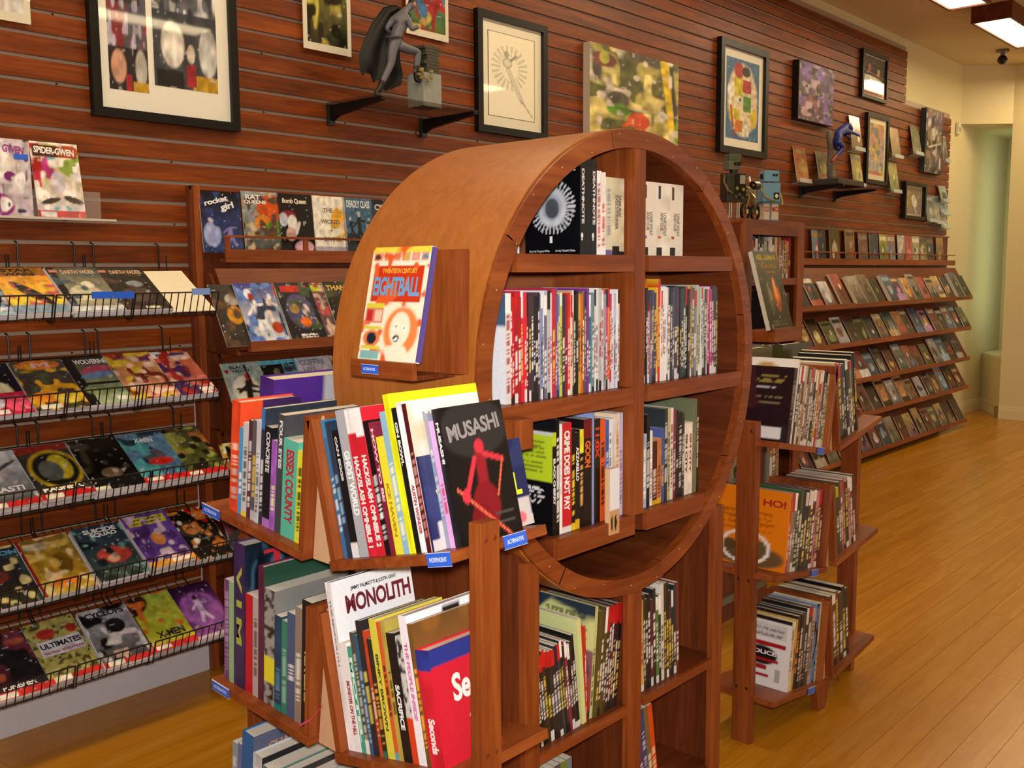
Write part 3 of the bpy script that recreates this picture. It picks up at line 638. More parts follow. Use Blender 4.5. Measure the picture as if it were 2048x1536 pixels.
# --- display ledge with comic on the barrel
p_bl = onx(715, 717, 1.335); p_br = onx(830, 737, 1.335); p_tr = onx(870, 497, 1.395)
hb = .243; wb = p_bl[1]-p_br[1]
ub = np.array([.055, 0, hb]); ub /= np.linalg.norm(ub)
a_ = np.array([0, -1, 0.]); d_ = np.cross(ub, a_)   # a x d = u
d_ = -np.cross(a_, ub)
eb = paint(50, 70, [('bg', '#f3ead2'), ('rect', 0, .95, 1, 1, '#e8d84c'), ('rect', .03, .87, .97, .945, '#e89878'), ('rect', .19, .87, .21, .945, '#fff'), ('rect', .35, .87, .37, .945, '#fff'), ('rect', .51, .87, .53, .945, '#fff'), ('rect', .67, .87, .69, .945, '#fff'), ('rect', .83, .87, .85, .945, '#fff'),
    ('ell', .1, .91, .05, .025, '#5a3828'), ('ell', .27, .91, .05, .02, '#e0b880'), ('ell', .44, .91, .05, .02, '#d08060'), ('ell', .6, .91, .05, .02, '#c8b040'), ('ell', .76, .91, .05, .02, '#e0a090'), ('ell', .92, .91, .05, .02, '#6090a0'),
    ('rect', .07, .52, .93, .83, '#c8381c'), ('blot', '#e0602c', 12, 9, .74),
    ('rect', .03, .46, .34, .5, '#d8d040'), ('rect', .03, .33, .34, .455, '#d87860'), ('rect', .05, .34, .16, .44, '#c03030'), ('rect', .2, .34, .32, .44, '#e8c8b0'), ('rect', .03, .27, .34, .3, '#d8d040'), ('ell', .19, .19, .14, .07, '#e08048'), ('ell', .19, .19, .08, .05, '#202838'), ('rect', .03, .09, .36, .12, '#d8d040'), ('rect', .03, .01, .36, .085, '#80b8b8'),
    ('ell', .68, .26, .27, .2, '#e88848'), ('ell', .66, .28, .16, .14, '#f3ead2'), ('ell', .6, .3, .035, .035, '#fff8e8'), ('ell', .74, .29, .035, .03, '#fff8e8'), ('ell', .6, .3, .012, .012, '#222'), ('ell', .74, .29, .012, .012, '#222'), ('ell', .62, .2, .05, .03, '#222'), ('ell', .62, .19, .03, .015, '#e0f0f0'), ('line', .5, .1, .62, .05, .06, '#f3ead2'), ('ell', .66, .06, .17, .09, '#f3ead2')], 6)
Mb = frame_M(p_bl-np.array([0.0, 0, 0]), a_, d_, ub)
eo = comic(Mb, wb, hb, .012, eb, 'cream comic collection with red title panel on the ledge of the round bookcase', 'book', None, [('TWENTIETH CENTURY', .22, .765, .6, .045, '#f0b040'), ('EIGHTBALL', .1, .565, .8, .17, '#6f9fd0')], '#f0ece4', name='book')
m = MB(); m.box((wb+.0005, .0, .002), (wb+.006, .011, hb-.002), lin('#5a4a90')); m.build('spine', printed(), eo)
ld = empty('display_ledge'); tag(ld, 'small wooden ledge with a blue tag fixed to the side of the round bookcase', 'ledge')
yl, yr = onx(712, 720, 1.325)[1], onx(828, 760, 1.325)[1]; zt_, zb_ = 1.367, 1.335
m = MB(); m.box((1.318, yr-.004, zb_), (1.33, yl+.01, zt_+.004)); m.build('ledge_lip', CW('y'), ld, bevel=.001)
m = MB(); m.box((1.33, yr-.004, zb_), (1.436, yl+.01, zb_+.01)); m.build('ledge_base', CD('y'), ld)
m = MB(); m.prism([(1.405, zb_+.01), (1.43, zb_+.01), (1.438, 1.6), (1.425, 1.6)], yr-.05, yl-.02, 'y'); m.build('backboard', CW('z'), ld)
def shelf_label(parent, M, w, h, s, col='#2f63d8'):
    m = MB(); m.box((0, -.0015, 0), (w, 0, h)); o = m.build('shelf_label', BLUE, parent, M=M)
    if s: letter(s, Mcols((1, 0, 0), (0, 0, 1), (0, -1, 0), (w*.12, -.002, h*.33)), w*.74, h*.34, '#cfe0ff', o, bold=.01)
    m = MB(); m.box((-.001, -.0012, -.001), (w+.001, .0008, -.0002)); m.box((-.001, -.003, h), (w+.001, .0, h+.001)); m.build('clear_holder', plain('clear_plastic', '#c8d0e8', .15), o)
    return o
shelf_label(ld, frame_M((1.3165, yl-.03, 1.3435), (0, -1, 0), (1, 0, 0), UZ), .052, .018, 'ALTERNATIVE')
# ================================================================== BOOK TOWERS
def tower(label, tiers, axis, x0, yp, zs, D, thA, thB, LA, LB, gap, label_spots, endposts, foot, extra_back=True):
    """axis 'y': rows along -y, spines face -x (left tower). axis 'x': rows along +x, spines face -y."""
    root = empty('book_tower'); tag(root, label, 'book tower')
    if axis == 'y': e1 = np.array([0, -1., 0]); dd = np.array([1., 0, 0]); org = lambda s, z: np.array([x0, yp-s, z])
    else: e1 = np.array([1., 0, 0]); dd = np.array([0, 1., 0]); org = lambda s, z: np.array([x0+s, yp, z])
    ez = np.array([0, 0, 1.])
    out = []
    tp = .02
    for i, z in enumerate(zs):
        ta, tb = math.radians(thA[i]), math.radians(thB[i])
        fr = []
        # bay A: from far end down toward the partition
        aA = e1*math.cos(ta)-ez*math.sin(ta); uA = ez*math.cos(ta)+e1*math.sin(ta)
        OA = org(-gap/2, z)-aA*LA
        aB = e1*math.cos(tb)+ez*math.sin(tb); uB = ez*math.cos(tb)-e1*math.sin(tb)
        OB = org(gap/2, z)
        for O, a, u, L, nm in ((OA, aA, uA, LA, 'A'), (OB, aB, uB, LB, 'B')):
            M = frame_M(O, a, dd, u)
            m = MB(); m.box((0 if nm == 'A' else -.018, -.022, -tp), (L+.018 if nm == 'A' else L, D, 0)); m.build('shelf_board', CW(axis if axis == 'x' else 'y'), root, M=M, bevel=.001)
            m = MB(); hh = .285
            if nm == 'A': m.box((L, -.018, 0), (L+.018, D-.03, hh))
            else: m.box((-.018, -.018, 0), (0, D-.03, hh))
            m.build('partition_board', CW('z'), root, M=M, bevel=.001)
            fr.append((O, a, u))
        # beige backing card between the two boards
        pA = OA+aA*(LA+.018); pB = OB-aB*.018; top = (pA+pB)/2+ez*.2
        m = MB(); q = [pA-ez*tp, pB-ez*tp, (pA+pB)/2+ez*.285+(pB-pA)*.03, (pA+pB)/2+ez*.285-(pB-pA)*.03]
        m.quad(*[tuple(p+dd*.006) for p in q]); m.quad(*[tuple(p+dd*.009) for p in reversed(q)])
        m.build('backing_card', plain('beige_card', '#c8a27c', .7), root)
        out.append(fr)
    return root, out
D1 = .243; X0 = 1.187
T1, F1 = tower('left book tower of cherry wood with leaning shelves, in front of the round bookcase', None, 'y', X0, 1.598, [.985, .583, .18], D1, [7, 4, 6], [13.5, 11, 9], .36, .335, .125, None, None, None)
# posts
def post(root, lo, hi, holes=()):
    m = MB(); m.box(lo, hi); o = m.build('post', CW('z'), root, bevel=.0015)
    return o
pl_, pr_ = ony(937, 1085, 1.1985)[0], ony(1000, 1075, 1.168)[0]
ptz = ony(967, 1040, 1.188)[2]
post(T1, (pl_, 1.168, 0), (pr_, 1.1985, ptz))
q0, q1 = ony(495, 1100, 2.03)[0], ony(548, 1100, 2.03)[0]
post(T1, (q0, 2.03, 0), (q1, 2.06, ony(520, 1035, 2.03)[2]))
m = MB()
for zz in (ptz-.03, ptz-.43):
    for xx in (.25, .72):
        m.ball((pl_+(pr_-pl_)*xx, 1.1678, zz), .005, 8, 4, sc=(1, .25, 1))
m.build('screw_plugs', CD('z'), T1)
# short foot under the partition of the left tower
m = MB(); m.prism([(1.57, 0), (1.63, 0), (1.655, .16), (1.545, .16)], X0-.01, X0+.02, 'x'); m.build('foot', CW('z'), T1)
# labels on the left tower: on the end lips (facing -y) and the front lips (facing -x)
def lip_label(root, px, py, y, w, h, s):
    p = ony(px, py, y); o = shelf_label(root, frame_M(p, (1, 0, 0), (0, 1, 0), UZ), w, h, s)
    return o
O, a, u = F1[0][1]
def on_lip(root, fr, s0, w, h, s, dd, dz=-.022):
    O, a, u = fr; P = O+a*s0+u*dz-np.array(dd)*.0245
    return shelf_label(root, frame_M(P, a, dd, u), w, h, s)
on_lip(T1, F1[0][1], .28, .062, .024, 'INDEPENDENT', (1, 0, 0), -.022)
on_lip(T1, F1[0][0], .0, .07, .022, 'ALTERNATIVE', (1, 0, 0))
on_lip(T1, F1[1][0], .012, .07, .022, 'ALTERNATIVE', (1, 0, 0))
on_lip(T1, F1[1][1], .28, .062, .024, 'INDEPENDENT', (1, 0, 0))
# end lip with label, seen at the right of the near post
O, a, u = F1[0][1]; Pe = O+a*(.345+.0008)+np.array([.108, 0, 0])+u*(-.0225)
shelf_label(T1, frame_M(Pe, (1, 0, 0), -np.array(a), np.cross((1, 0, 0), -np.array(a))), .062, .024, 'ALTERNATIVE')
DX = (1, 0, 0)
def trow(fr, specs, where, group, fit, s0=0, rnd=0.002):
    O, a, u = fr
    return row(np.array(O)+np.array(a)*s0, a, DX, u, specs, where, group, fit=fit, rnd=rnd)
# tier 1 bay A (left): orange hardcover ... yellow
oc = paint(36, 44, [('bg', '#e8502a'), ('ell', .72, .52, .42, .52, '#221c34'), ('ell', .75, .62, .16, .12, '#e0a03c'), ('rect', .35, .85, 1, 1, '#3a2458'), ('ell', .55, .46, .05, .04, '#c83020'), ('ell', .62, .36, .09, .06, '#d89838'), ('line', .75, .4, .95, .0, .08, '#e8e0e0'), ('rect', .9, .05, 1, .3, '#6a2030')], 2)
pc = paint(20, 30, [('bg', '#e8e8ec'), ('rect', 0, .55, .62, 1, '#4c2c8a'), ('rect', .62, .6, 1, 1, '#b8b8bc')], 2)
tA1 = [S(34, .29, .235, '#48287e', inset=.11, cover=pc, hard=True, plainsp=True, look='thick purple and white hardcover, tallest at the left', top='#48287e'),
       S(20, .255, .16, '#e04c28', cover=oc, hard=True, c2='#f0d8c8', look='orange hardcover with a dark-haired face on its front'),
       S(9, .20, .16, '#48a0dc', c2='#fff'), S(12, .215, .16, '#c8ccd0', c2='#444', foot='#f0d040'), S(9, .225, .17, '#5a3440', c2='#ddd'), S(10, .228, .17, '#5a5a62', c2='#e0c040', foot='#b8b8c0'), S(9, .232, .17, '#c8c8d0', c2='#666'), S(8, .262, .19, '#303844', c2='#e8e8e8', top='#3878b8'),
       S(16, .225, .17, '#1a1c22', spine_text='CONCRETE', stc='#d0d0d8', sth=.55, stpos=(.55, .95), foot='#b070c8'), S(12, .20, .17, '#a060c0', c2='#d8e0a0'), S(14, .262, .2, '#44464c', spine_text='FOUR EYES', stc='#d8d8d8', sth=.5, stpos=(.55, .95)),
       S(30, .215, .16, '#58b8a0', spine_text='ESSEX COUNTY', stc='#b02838', sth=.55, stpos=(.15, .9), look='thick teal book titled Essex County'), S(13, .20, .16, '#d8d838', c2='#222')]
trow(F1[0][0], tA1, 'top left shelf, left tower', 'books on the top left shelf of the left tower', .34, .01)
# tier 1 bay B
wil = paint(50, 40, [('bg', '#1f2858'), ('blot', '#2a3468', 5, 5, .6), ('rect', 0, 0, 1, .12, '#c8c4c4'), ('rect', .08, .1, .14, .3, '#c8c4c4'), ('rect', .28, .1, .4, .24, '#b8b4b4'), ('rect', .8, .1, .98, .32, '#c8c4c8'), ('rect', .62, .1, .75, .26, '#d0ccd0'), ('ell', .88, .1, .05, .06, '#e07080'), ('ell', .32, .08, .06, .06, '#c05060')], 3)
mus = paint(50, 60, [('bg', '#131113'), ('ell', .5, .82, .5, .2, '#2c2a2c'), ('line', .52, .62, .5, .42, .1, '#8c1c28'), ('ell', .52, .68, .07, .05, '#c83040'), ('ell', .5, .25, .2, .16, '#7c1420'), ('ell', .38, .14, .15, .12, '#701018'), ('line', .42, .6, .2, .33, .04, '#c83444'), ('line', .58, .62, .86, .56, .04, '#c83444'), ('line', .08, .4, .8, .0, .018, '#f06850'), ('line', .86, .56, .7, .3, .014, '#e8684c'), ('ell', .2, .34, .06, .05, '#c83444'), ('rect', .6, .16, .9, .18, '#4a4848'), ('rect', .64, .09, .9, .11, '#4a4848')], 4)
tB1 = [S(11, .28, .19, '#2c6c9c', c2='#cfe4f0', top='#3080b8'), S(12, .275, .18, '#22344c', c2='#88b0d0'), S(18, .255, .18, '#16181c', spine_text='CAN EGGS', stc='#d8d8d8', sth=.35, stpos=(.6, .95), foot='#e0e0e0'),
       S(24, .292, .19, '#a8acb4', spine_text='GHOST WORLD', stc='#f4f4f4', sth=.6, stpos=(.28, .72), look='silver grey book titled Ghost World'),
       S(20, .288, .19, '#c82434', spine_text='HACK/SLASH OMNIBUS 1', stc='#f6eaea', sth=.6, stpos=(.06, .68), top='#f0eeee', look='white and red omnibus numbered 1'), S(20, .288, .19, '#c82434', spine_text='HACK/SLASH OMNIBUS 2', stc='#f6eaea', sth=.6, stpos=(.06, .68), top='#f0eeee', look='white and red omnibus numbered 2'),
       S(13, .26, .18, '#1a1418', c2='#e0e0e0'), S(13, .255, .18, '#7c2438', spine_text='HOW TO BE', stc='#e8c0c8', sth=.5, stpos=(.4, .95), top='#8c2c40'), S(18, .225, .17, '#e0d838', spine_text='ICE HAVEN', stc='#b08020', sth=.4, stpos=(.15, .6), look='yellow book titled Ice Haven'),
       S(14, .27, .18, '#8cb4cc', c2='#e8e8c0'), S(13, .30, .235, '#dce020', cover=None, plainsp=True, look='bright yellow tall book', c2='#999'), S(12, .272, .18, '#181818', spine_text='GIN BOWL', stc='#e0e0e0', sth=.5, stpos=(.6, .9)), S(14, .28, .2, '#e8ecf0', c2='#c03030', spine_text='AUSTIN WONDER', stc='#b02838', sth=.5, stpos=(.12, .45)),
       S(10, .275, .18, '#501820', c2='#c88880', cover=paint(20, 30, [('grad', '#c86030', '#f0ece4'), ('blot', '#e8c0a0', 5, 4, .6)], 5), cov_text=[('My monkey', .2, .84, .7, .09, '#9a968c')]), S(5, .175, .277, '#1f2858', cover=wil, c2='#ccc', plainsp=True, cov_text=[('W', .1, .36, .17, .26, '#e6f030'), ('UL', .74, .36, .19, .26, '#e6f030')], look='navy wide album with yellow letters'), S(9, .25, .17, '#8c90a8', inset=.03, c2='#c8c8d8'), S(11, .235, .17, '#d8a0dc', inset=.03, c2='#c83050'), 
       S(15, .255, .165, '#1b191b', inset=.03, cover=mus, c2='#ccc', spine_text='MUSASHI', stc='#ddd', sth=.4, stpos=(.6, .9), cov_text=[('MUSASHI', .08, .74, .84, .12, '#8c8a8a', 6)], look='black paperback with a red swordsman on its cover')]
trow(F1[0][1], tB1, 'top right shelf, left tower', 'books on the top right shelf of the left tower', .325, .002)
# tier 2 bay A
tiu = paint(36, 30, [('bg', '#182434'), ('blot', '#4a7890', 6, 9, .66), ('blot', '#0f1822', 4, 6, .6), ('tone', .4, 12, 16)], 7)
tA2 = [S(13, .245, .17, '#7a4c80', c2='#b090b8'), S(12, .245, .17, '#90b888', c2='#b8d8a8', plainsp=True, look='pale green plain-spined book'), S(26, .345, .25, '#3c2a58', hard=True, cover=tiu, cov_text=[('TIM', .2, .82, .7, .12, '#c02838')], spine_text='V I M', stc='#a8b048', sth=.5, stpos=(.3, .85), look='tall dark purple hardcover with red letters'), S(18, .235, .17, '#c01c2c', plainsp=True, c2='#d04050', top='#c01c2c', look='bright red book'), S(13, .235, .17, '#b0a8a4', c2='#605050'),
       S(13, .315, .25, '#5a2440', hard=True, plainsp=True, cover=paint(8, 20, [('bg', '#244838')], 1), look='maroon spined hardcover with dark green sides'), S(24, .27, .2, '#80807c', spine=paint(6, 50, [('bg', '#9a9894'), ('blot', '#2a2a2a', 30, 4, .5), ('rect', 0, .2, 1, .42, '#e0d830')], 3), c2='#222', look='grey patterned book with a yellow patch'), S(15, .22, .17, '#20405c', c2='#5080a0', foot='#20807c'), S(12, .215, .17, '#38806c', c2='#90c0b0'), S(18, .24, .17, '#48587c', c2='#e8e8f0'), S(14, .262, .18, '#8c7c70', c2='#e0e0d8'), S(20, .285, .2, '#1c1a16', spine_text='REX LIBRIS', stc='#c8c070', sth=.4, stpos=(.2, .6))]
trow(F1[1][0], tA2, 'middle left shelf, left tower', 'books on the middle left shelf of the left tower', .345, .02)
# tier 2 bay B
mono = paint(30, 30, [('bg', '#eceef2'), ('rect', 0, .62, 1, .64, '#c0c0c0')], 1)
sec = paint(36, 44, [('bg', '#c82034'), ('rect', 0, .86, 1, 1, '#283488'), ('line', .95, .5, .55, .34, .02, '#f4e8e8'), ('line', .55, .34, .8, .26, .02, '#f4e8e8'), ('line', .8, .26, .6, .14, .02, '#f4e8e8'), ('line', .6, .14, .9, .02, .02, '#f4e8e8')], 2)
ppi = paint(30, 30, [('bg', '#eeeaf2'), ('rect', .45, .82, .72, .97, '#181818'), ('rect', .78, .84, .92, .93, '#d83890')], 2)
pu = paint(30, 30, [('grad', '#c06028', '#6a4c28'), ('blot', '#8a5a28', 4, 4, .6)], 2)
tB2 = [S(16, .345, .215, '#e6e6ea', cover=mono, c2='#777', spine_text='THE MONOLITH', stc='#888', sth=.3, stpos=(.5, .9), cov_text=[('JIMMY PALMIOTTI & JUSTIN GRAY', .22, .915, .58, .03, '#333'), ('MONOLITH', .14, .79, .82, .11, '#6c1c28')], look='white tall book titled Monolith'),
       S(18, .222, .18, '#e8e6e6', spine_text='MONSTER ON THE HILL', stc='#98243c', sth=.5, stpos=(.15, .65), look='white book titled Monster on the Hill'), S(13, .215, .17, '#48a08c', spine_text='MOTEL', stc='#e0f0e8', sth=.6, stpos=(.1, .9)), S(10, .245, .17, '#4c4c40', c2='#c0c0b0', foot='#e0e0d8'), S(10, .24, .17, '#305880', c2='#a0b8d0'), S(13, .27, .18, '#2c2a2a', c2='#c8c060'), S(9, .25, .17, '#b84028', c2='#d8c0a0'), S(12, .235, .17, '#2f2a20', c2='#e0a040', foot='#3c6c54'),
       S(17, .275, .18, '#d4cc48', spine_text='BINKY BROWN', stc='#4c4420', sth=.4, stpos=(.2, .75), look='yellow book with small black figures'), S(10, .27, .18, '#c86030', c2='#20201c', foot='#60a0b0'), S(11, .272, .18, '#b0a048', c2='#503820'), S(20, .25, .18, '#1c1a1a', spine_text='SACRIFICE', stc='#e8e8e8', sth=.5, stpos=(.25, .6), foot='#1c1a1a', look='black book titled Sacrifice'), S(15, .245, .18, '#a0a0a0', spine=paint(6, 44, [('bg', '#c8c8c8'), ('blot', '#303030', 26, 4, .5), ('rect', 0, 0, 1, .35, '#d04020')], 8), c2='#d04020', look='grey sketch-patterned book, red at its foot'),
       S(18, .285, .2, '#e8e6ee', cover=ppi, spine_text='THE PEOPLE INSIDE', stc='#d070a8', sth=.45, stpos=(.3, .82), cov_text=[('Ray Fawkes', .48, .87, .2, .05, '#eee')], look='white book titled The People Inside'), S(10, .27, .19, '#705028', cover=pu, c2='#e8a030', cov_text=[('PRINCESS', .12, .7, .85, .1, '#c88830'), ('UGG', .3, .58, .5, .1, '#3a2c30')], look='brown book with golden Princess lettering'), S(30, .222, .155, '#c82034', cover=sec, hard=True, spine_text='Seconds', stc='#f4e4e4', sth=.5, stpos=(.12, .42), top='#283488', cov_text=[('Seco', .3, .5, .62, .24, '#f6eaea')], look='red hardcover titled Seconds')]
trow(F1[1][1], tB2, 'middle right shelf, left tower', 'books on the middle right shelf of the left tower', .298, .002)
# tier 3 (bottom edge of the picture)
ch = paint(30, 30, [('grad', '#484858', '#5a6080'), ('blot', '#28304c', 5, 5, .6)], 3)
tA3 = [S(12, .245, .17, '#88a0a8', c2='#ddd'), S(10, .25, .17, '#6870a8', c2='#ddd'), S(26, .29, .2, '#2468a8', cover=ch, hard=True, plainsp=True, cov_text=[('CHARLEY', .2, .84, .6, .07, '#c08858')], look='blue hardcover with dark cover'), S(20, .255, .22, '#c8ccd4', hard=True, cover=paint(12, 12, [('bg', '#101014')], 1), look='pale book with black front cover'), S(22, .24, .2, '#507880', cover=paint(12, 12, [('bg', '#5a8c84')], 1), cov_text=[('MARTIN', .4, .8, .55, .09, '#101010')], look='grey-green book with black letters')]+thin(cs('303030 a04030 d0d0d0 405080 706040 202020'), 3, (.22, .25), .17, (.012, .02))
trow(F1[2][0], tA3, 'lowest left shelf, left tower', 'books on the lowest left shelf of the left tower', .34, .02)
tB3 = thin(cs('e8e4e0 c02828 303030 d8b040 405878 e0e0e0 902830 282828 5a8060 d0d0d0 303848 c86030 e8e8e8'), 5, (.22, .26), .17, (.016, .026))
if False: trow(F1[2][1], tB3, 'lowest right shelf, left tower', 'books on the lowest right shelf of the left tower', .32, .002)
# ---------------- right tower
T2, F2 = tower('right book tower of cherry wood with leaning shelves, beyond the round bookcase', None, 'x', 3.215, 1.435, [.95, .535, .12], .245, [11, 8, 8], [10, 8, 7], .36, .35, .11, None, None, None)
post(T2, (2.80, 1.492, 0), (2.83, 1.56, 1.075))
post(T2, (3.60, 1.492, 0), (3.63, 1.56, 1.03))
m = MB()
for zz in (1.045, .555, .19):
    for yy in (1.508, 1.545): m.ball((2.7997, yy, zz), .006, 8, 4, sc=(.2, 1, 1))
m.build('screw_plugs', plain('dark_plug', '#3a1a0e', .5), T2)
m = MB(); m.prism([(3.185, 0), (3.235, 0), (3.27, .1), (3.15, .1)], 1.43, 1.455, 'y'); m.build('foot', CW('z'), T2)
on_lip(T2, F2[0][0], .27, .05, .022, '', (0, 1, 0)); on_lip(T2, F2[1][0], .25, .05, .022, '', (0, 1, 0)); on_lip(T2, F2[2][0], .25, .05, .022, '', (0, 1, 0))
def rrow(fr, specs, where, group, fit, s0=0, px=None):
    O, a, u = fr
    if px: s0 = (ony(*px, 1.435)[0]-O[0])/a[0]; fit = .365-s0
    return row(np.array(O)+np.array(a)*s0, a, DY, u, specs, where, group, fit=fit, rnd=.002)
bk1 = paint(30, 40, [('bg', '#22141a'), ('words', .1, .76, .9, .9, 3, '#8a7a40'), ('words', .1, .66, .8, .74, 2, '#aaa'), ('words', .15, .5, .9, .6, 3, '#7a6a50'), ('rect', .5, .03, .88, .19, '#d8d4d8'), ('blot', '#3a1c24', 4, 4, .6)], 3)
bk2 = paint(24, 30, [('bg', '#e0dcd4'), ('ell', .45, .8, .25, .14, '#b09058'), ('ell', .45, .76, .06, .1, '#e8d868')], 3)
A1 = [S(24, .245, .2, '#1c1218', hard=True, side=-1, cover=bk1, c2='#8c8088', look='dark maroon hardcover showing its printed back'), S(14, .275, .2, '#e8e4dc', side=-1, cover=bk2, c2='#aaa', look='large white book with a golden glow')]+thin(cs('302a30 e0e0d0 704830 b8b090 503040 a89888 5a4450 887868 302c2c 504840 c89030 a02828 c0a0a0 704040 607048 c8c8a8'), 41, (.25, .262), .18, (.012, .018))
rrow(F2[0][0], A1, 'top left shelf, right tower', 'books on the top left shelf of the right tower', .365, .0, (1574, 855))
B1 = thin(cs('a8a490 988c80 3c4450 303844 2c343c 222a30 343430 8a8878 1c1c1e 201e1c'), 43, (.262, .29), .2, (.014, .022))
rrow(F2[0][1], B1, 'top right shelf, right tower', 'books on the top right shelf of the right tower', .19, .003)
ay = paint(30, 44, [('bg', '#e07c10'), ('words', .1, .45, .9, .75, 9, '#b05c10'), ('ell', .55, .14, .42, .14, '#6a5030'), ('ell', .3, .24, .1, .07, '#5a4428'), ('ell', .7, .27, .1, .07, '#6a5434'), ('ring', .5, .24, .3, .03, '#f0e8e0')], 3)
A2 = [S(10, .26, .29, '#e07c10', side=-1, cover=ay, plainsp=True, c2='#b05010', cov_text=[('AY HO!', .42, .8, .55, .09, '#a02018')], look='orange book with brown creatures on its cover'), S(9, .24, .17, '#b04838', c2='#ddd')]
A2 = A2+thin(cs('a07860 707068 202428 38583c 1c1c20 303430 3c3c40 28282c 5a2c30 c08888 4c2c3c 6c3034'), 47, (.255, .27), .18, (.013, .017))
for k in A2[7:10]: k['top'] = '#e8e0e4'
rrow(F2[1][0], A2, 'middle left shelf, right tower', 'books on the middle left shelf of the right tower', .365, .0, (1566, 1150))
B2 = thin(cs('c8a838 b8a830 3c4030 404838 a85048 906068 303030 a8a098 8c2c34 3c2c30'), 53, (.25, .27), .2, (.014, .02))
for k in B2[:3]: k['top'] = '#c8c030'
rrow(F2[1][1], B2, 'middle right shelf, right tower', 'books on the middle right shelf of the right tower', .2, .003)
po = paint(36, 50, [('bg', '#e0dedd'), ('rect', 0, .95, 1, 1, '#201c1c'), ('rect', .1, .7, .9, .9, '#c8c8c8'), ('words', .1, .72, .9, .88, 6, '#888'), ('rect', .1, .58, .9, .65, '#a01c24'), ('ell', .35, .44, .35, .13, '#1c1818'), ('rect', .25, .35, .75, .4, '#a01c24'), ('rect', .05, .24, .5, .29, '#a01c24'), ('rect', .1, .13, .55, .17, '#a01c24'), ('rect', .7, .1, .82, .28, '#a8a8a8')], 3)
A3 = [S(14, .235, .16, '#e6e0d6', side=-1, cover=po, c2='#888', cov_text=[('POLICE', .08, .455, .62, .06, '#e8e4e4')], look='white paperback with red bars and the word Police'), S(10, .24, .16, '#c8a040', c2='#803020'), S(14, .25, .16, '#28201c', c2='#e09030'), S(10, .255, .17, '#202020', c2='#e8e8e8'), S(12, .258, .17, '#3c3c3c', c2='#e0c0b0'), S(10, .27, .17, '#1c1c1c', c2='#ccc', top='#ddd'), S(16, .275, .17, '#484040', c2='#ccc', top='#b02030'), S(14, .262, .17, '#b0a0a0', c2='#503040'), S(18, .275, .18, '#5c88c0', spine=paint(6, 40, [('bg', '#5c88c0'), ('blot', '#181c20', 12, 3, .55)], 3), c2='#222', look='light blue book with black bars'), S(7, .278, .18, '#c8c8b0', c2='#444')]
rrow(F2[2][0], A3, 'lowest left shelf, right tower', 'books on the lowest left shelf of the right tower', .365, .0, (1573, 1390))
B3 = [S(14, .275, .2, '#d8d0b8', c2='#e0d030')]+thin(cs('28241c 504020 684c28 3c3424 181818 1c2c20'), 59, (.26, .28), .2, (.016, .024))
rrow(F2[2][1], B3, 'lowest right shelf, right tower', 'books on the lowest right shelf of the right tower', .17, .003)
# large books facing the far side of the right tower, seen over the top
for k, (xx, w_, c) in enumerate(((3.02, .2, '#504824'), (3.30, .2, '#3c3a20'))):
    book(frame_M((xx, 1.66, .985), AX, DY, UZ), .2, .3, .045, c, c, ['broad olive album', 'wide dark green album'][k]+' standing on the far side of the right tower', None, plainsp=True, hard=True)
# red ribbon markers
def ribbon(pts, label, col='#d02838'):
    m = MB(); P = [Vector(p) for p in pts]
    for k in range(len(P)-1):
        w = Vector((0.004, .004, 0)); m.quad(P[k]-w, P[k]+w, P[k+1]+w, P[k+1]-w); m.quad(P[k]-w+Vector((0, 0, .0008)), P[k+1]-w+Vector((0, 0, .0008)), P[k+1]+w+Vector((0, 0, .0008)), P[k]+w+Vector((0, 0, .0008)))
    o = m.build('ribbon_marker', plain('red_ribbon', col, .5)); tag(o, label, 'ribbon'); return o
a1 = ony(1660, 1325, 1.41); a2 = ony(1668, 1340, 1.40); a3 = ony(1678, 1362, 1.395)
ribbon([a1+[0, .02, .015], a1, a2, a3], 'red ribbon hanging from the lowest right shelf of the right tower')
a1 = onx(598, 1452, 1.16); a2 = onx(622, 1440, 1.16)
ribbon([a2+[.03, 0, .02], a2, a1], 'pink ribbon hanging below the middle left shelf of the left tower', '#f05878')
# ================================================================== WIRE BASKETS WITH COMICS
WIRE = plain('black_wire', '#100e0e', .4)
def basket(x0, x1, zf, label):
    yf, yb = 3.095, WY-.012; zb = zf+.155
    r = empty('wire_basket'); tag(r, label, 'wire basket', None)
    m = MB(); h = .075
    yt = yf-.028
    for z_, y_ in ((zf, yf), (zf+h, yt)): m.tube([(x0, y_, z_), (x1, y_, z_)], .0026, 5)
    n = int((x1-x0)/.0245)
    for k in range(n+1):
        x = x0+(x1-x0)*k/n; m.tube([(x, yt-.002, zf+h), (x, yf-.002, zf-.002)], .0019, 4)
    m.build('front_grid', WIRE, r)
    m = MB()
    for x in (x0, x1): m.tube([(x, yt, zf+h), (x, yf, zf-.006), (x, yf+.02, zf-.012), (x, yb, zb), (x, yb, zb+.05)], .0026, 5)
    for k in range(1, 8):
        x = x0+(x1-x0)*k/8; m.tube([(x, yf, zf-.004), (x, yb, zb-.005)], .0015, 4)
    for t in (.3, .65): m.tube([(x0, yf+(yb-yf)*t, zf-.008+(zb-zf)*t), (x1, yf+(yb-yf)*t, zf-.008+(zb-zf)*t)], .002, 4)
    m.tube([(x0, yb, zb), (x1, yb, zb)], .0024, 5)
    m.build('tray_wires', WIRE, r)
    gz = Z0+.0762*math.ceil((zb+.05-Z0)/.0762)
    for x in (x0+.03, x1-.03):
        m = MB(); m.tube([(x, yb, zb), (x, yb, gz-.004), (x, WY+.008, gz+.002)], .0035, 6); m.build('hook', WIRE, r)
    return r
zfs = [1.418, 1.116, .826, .526, .236]; rown = ['top', 'second', 'middle', 'fourth', 'lowest']
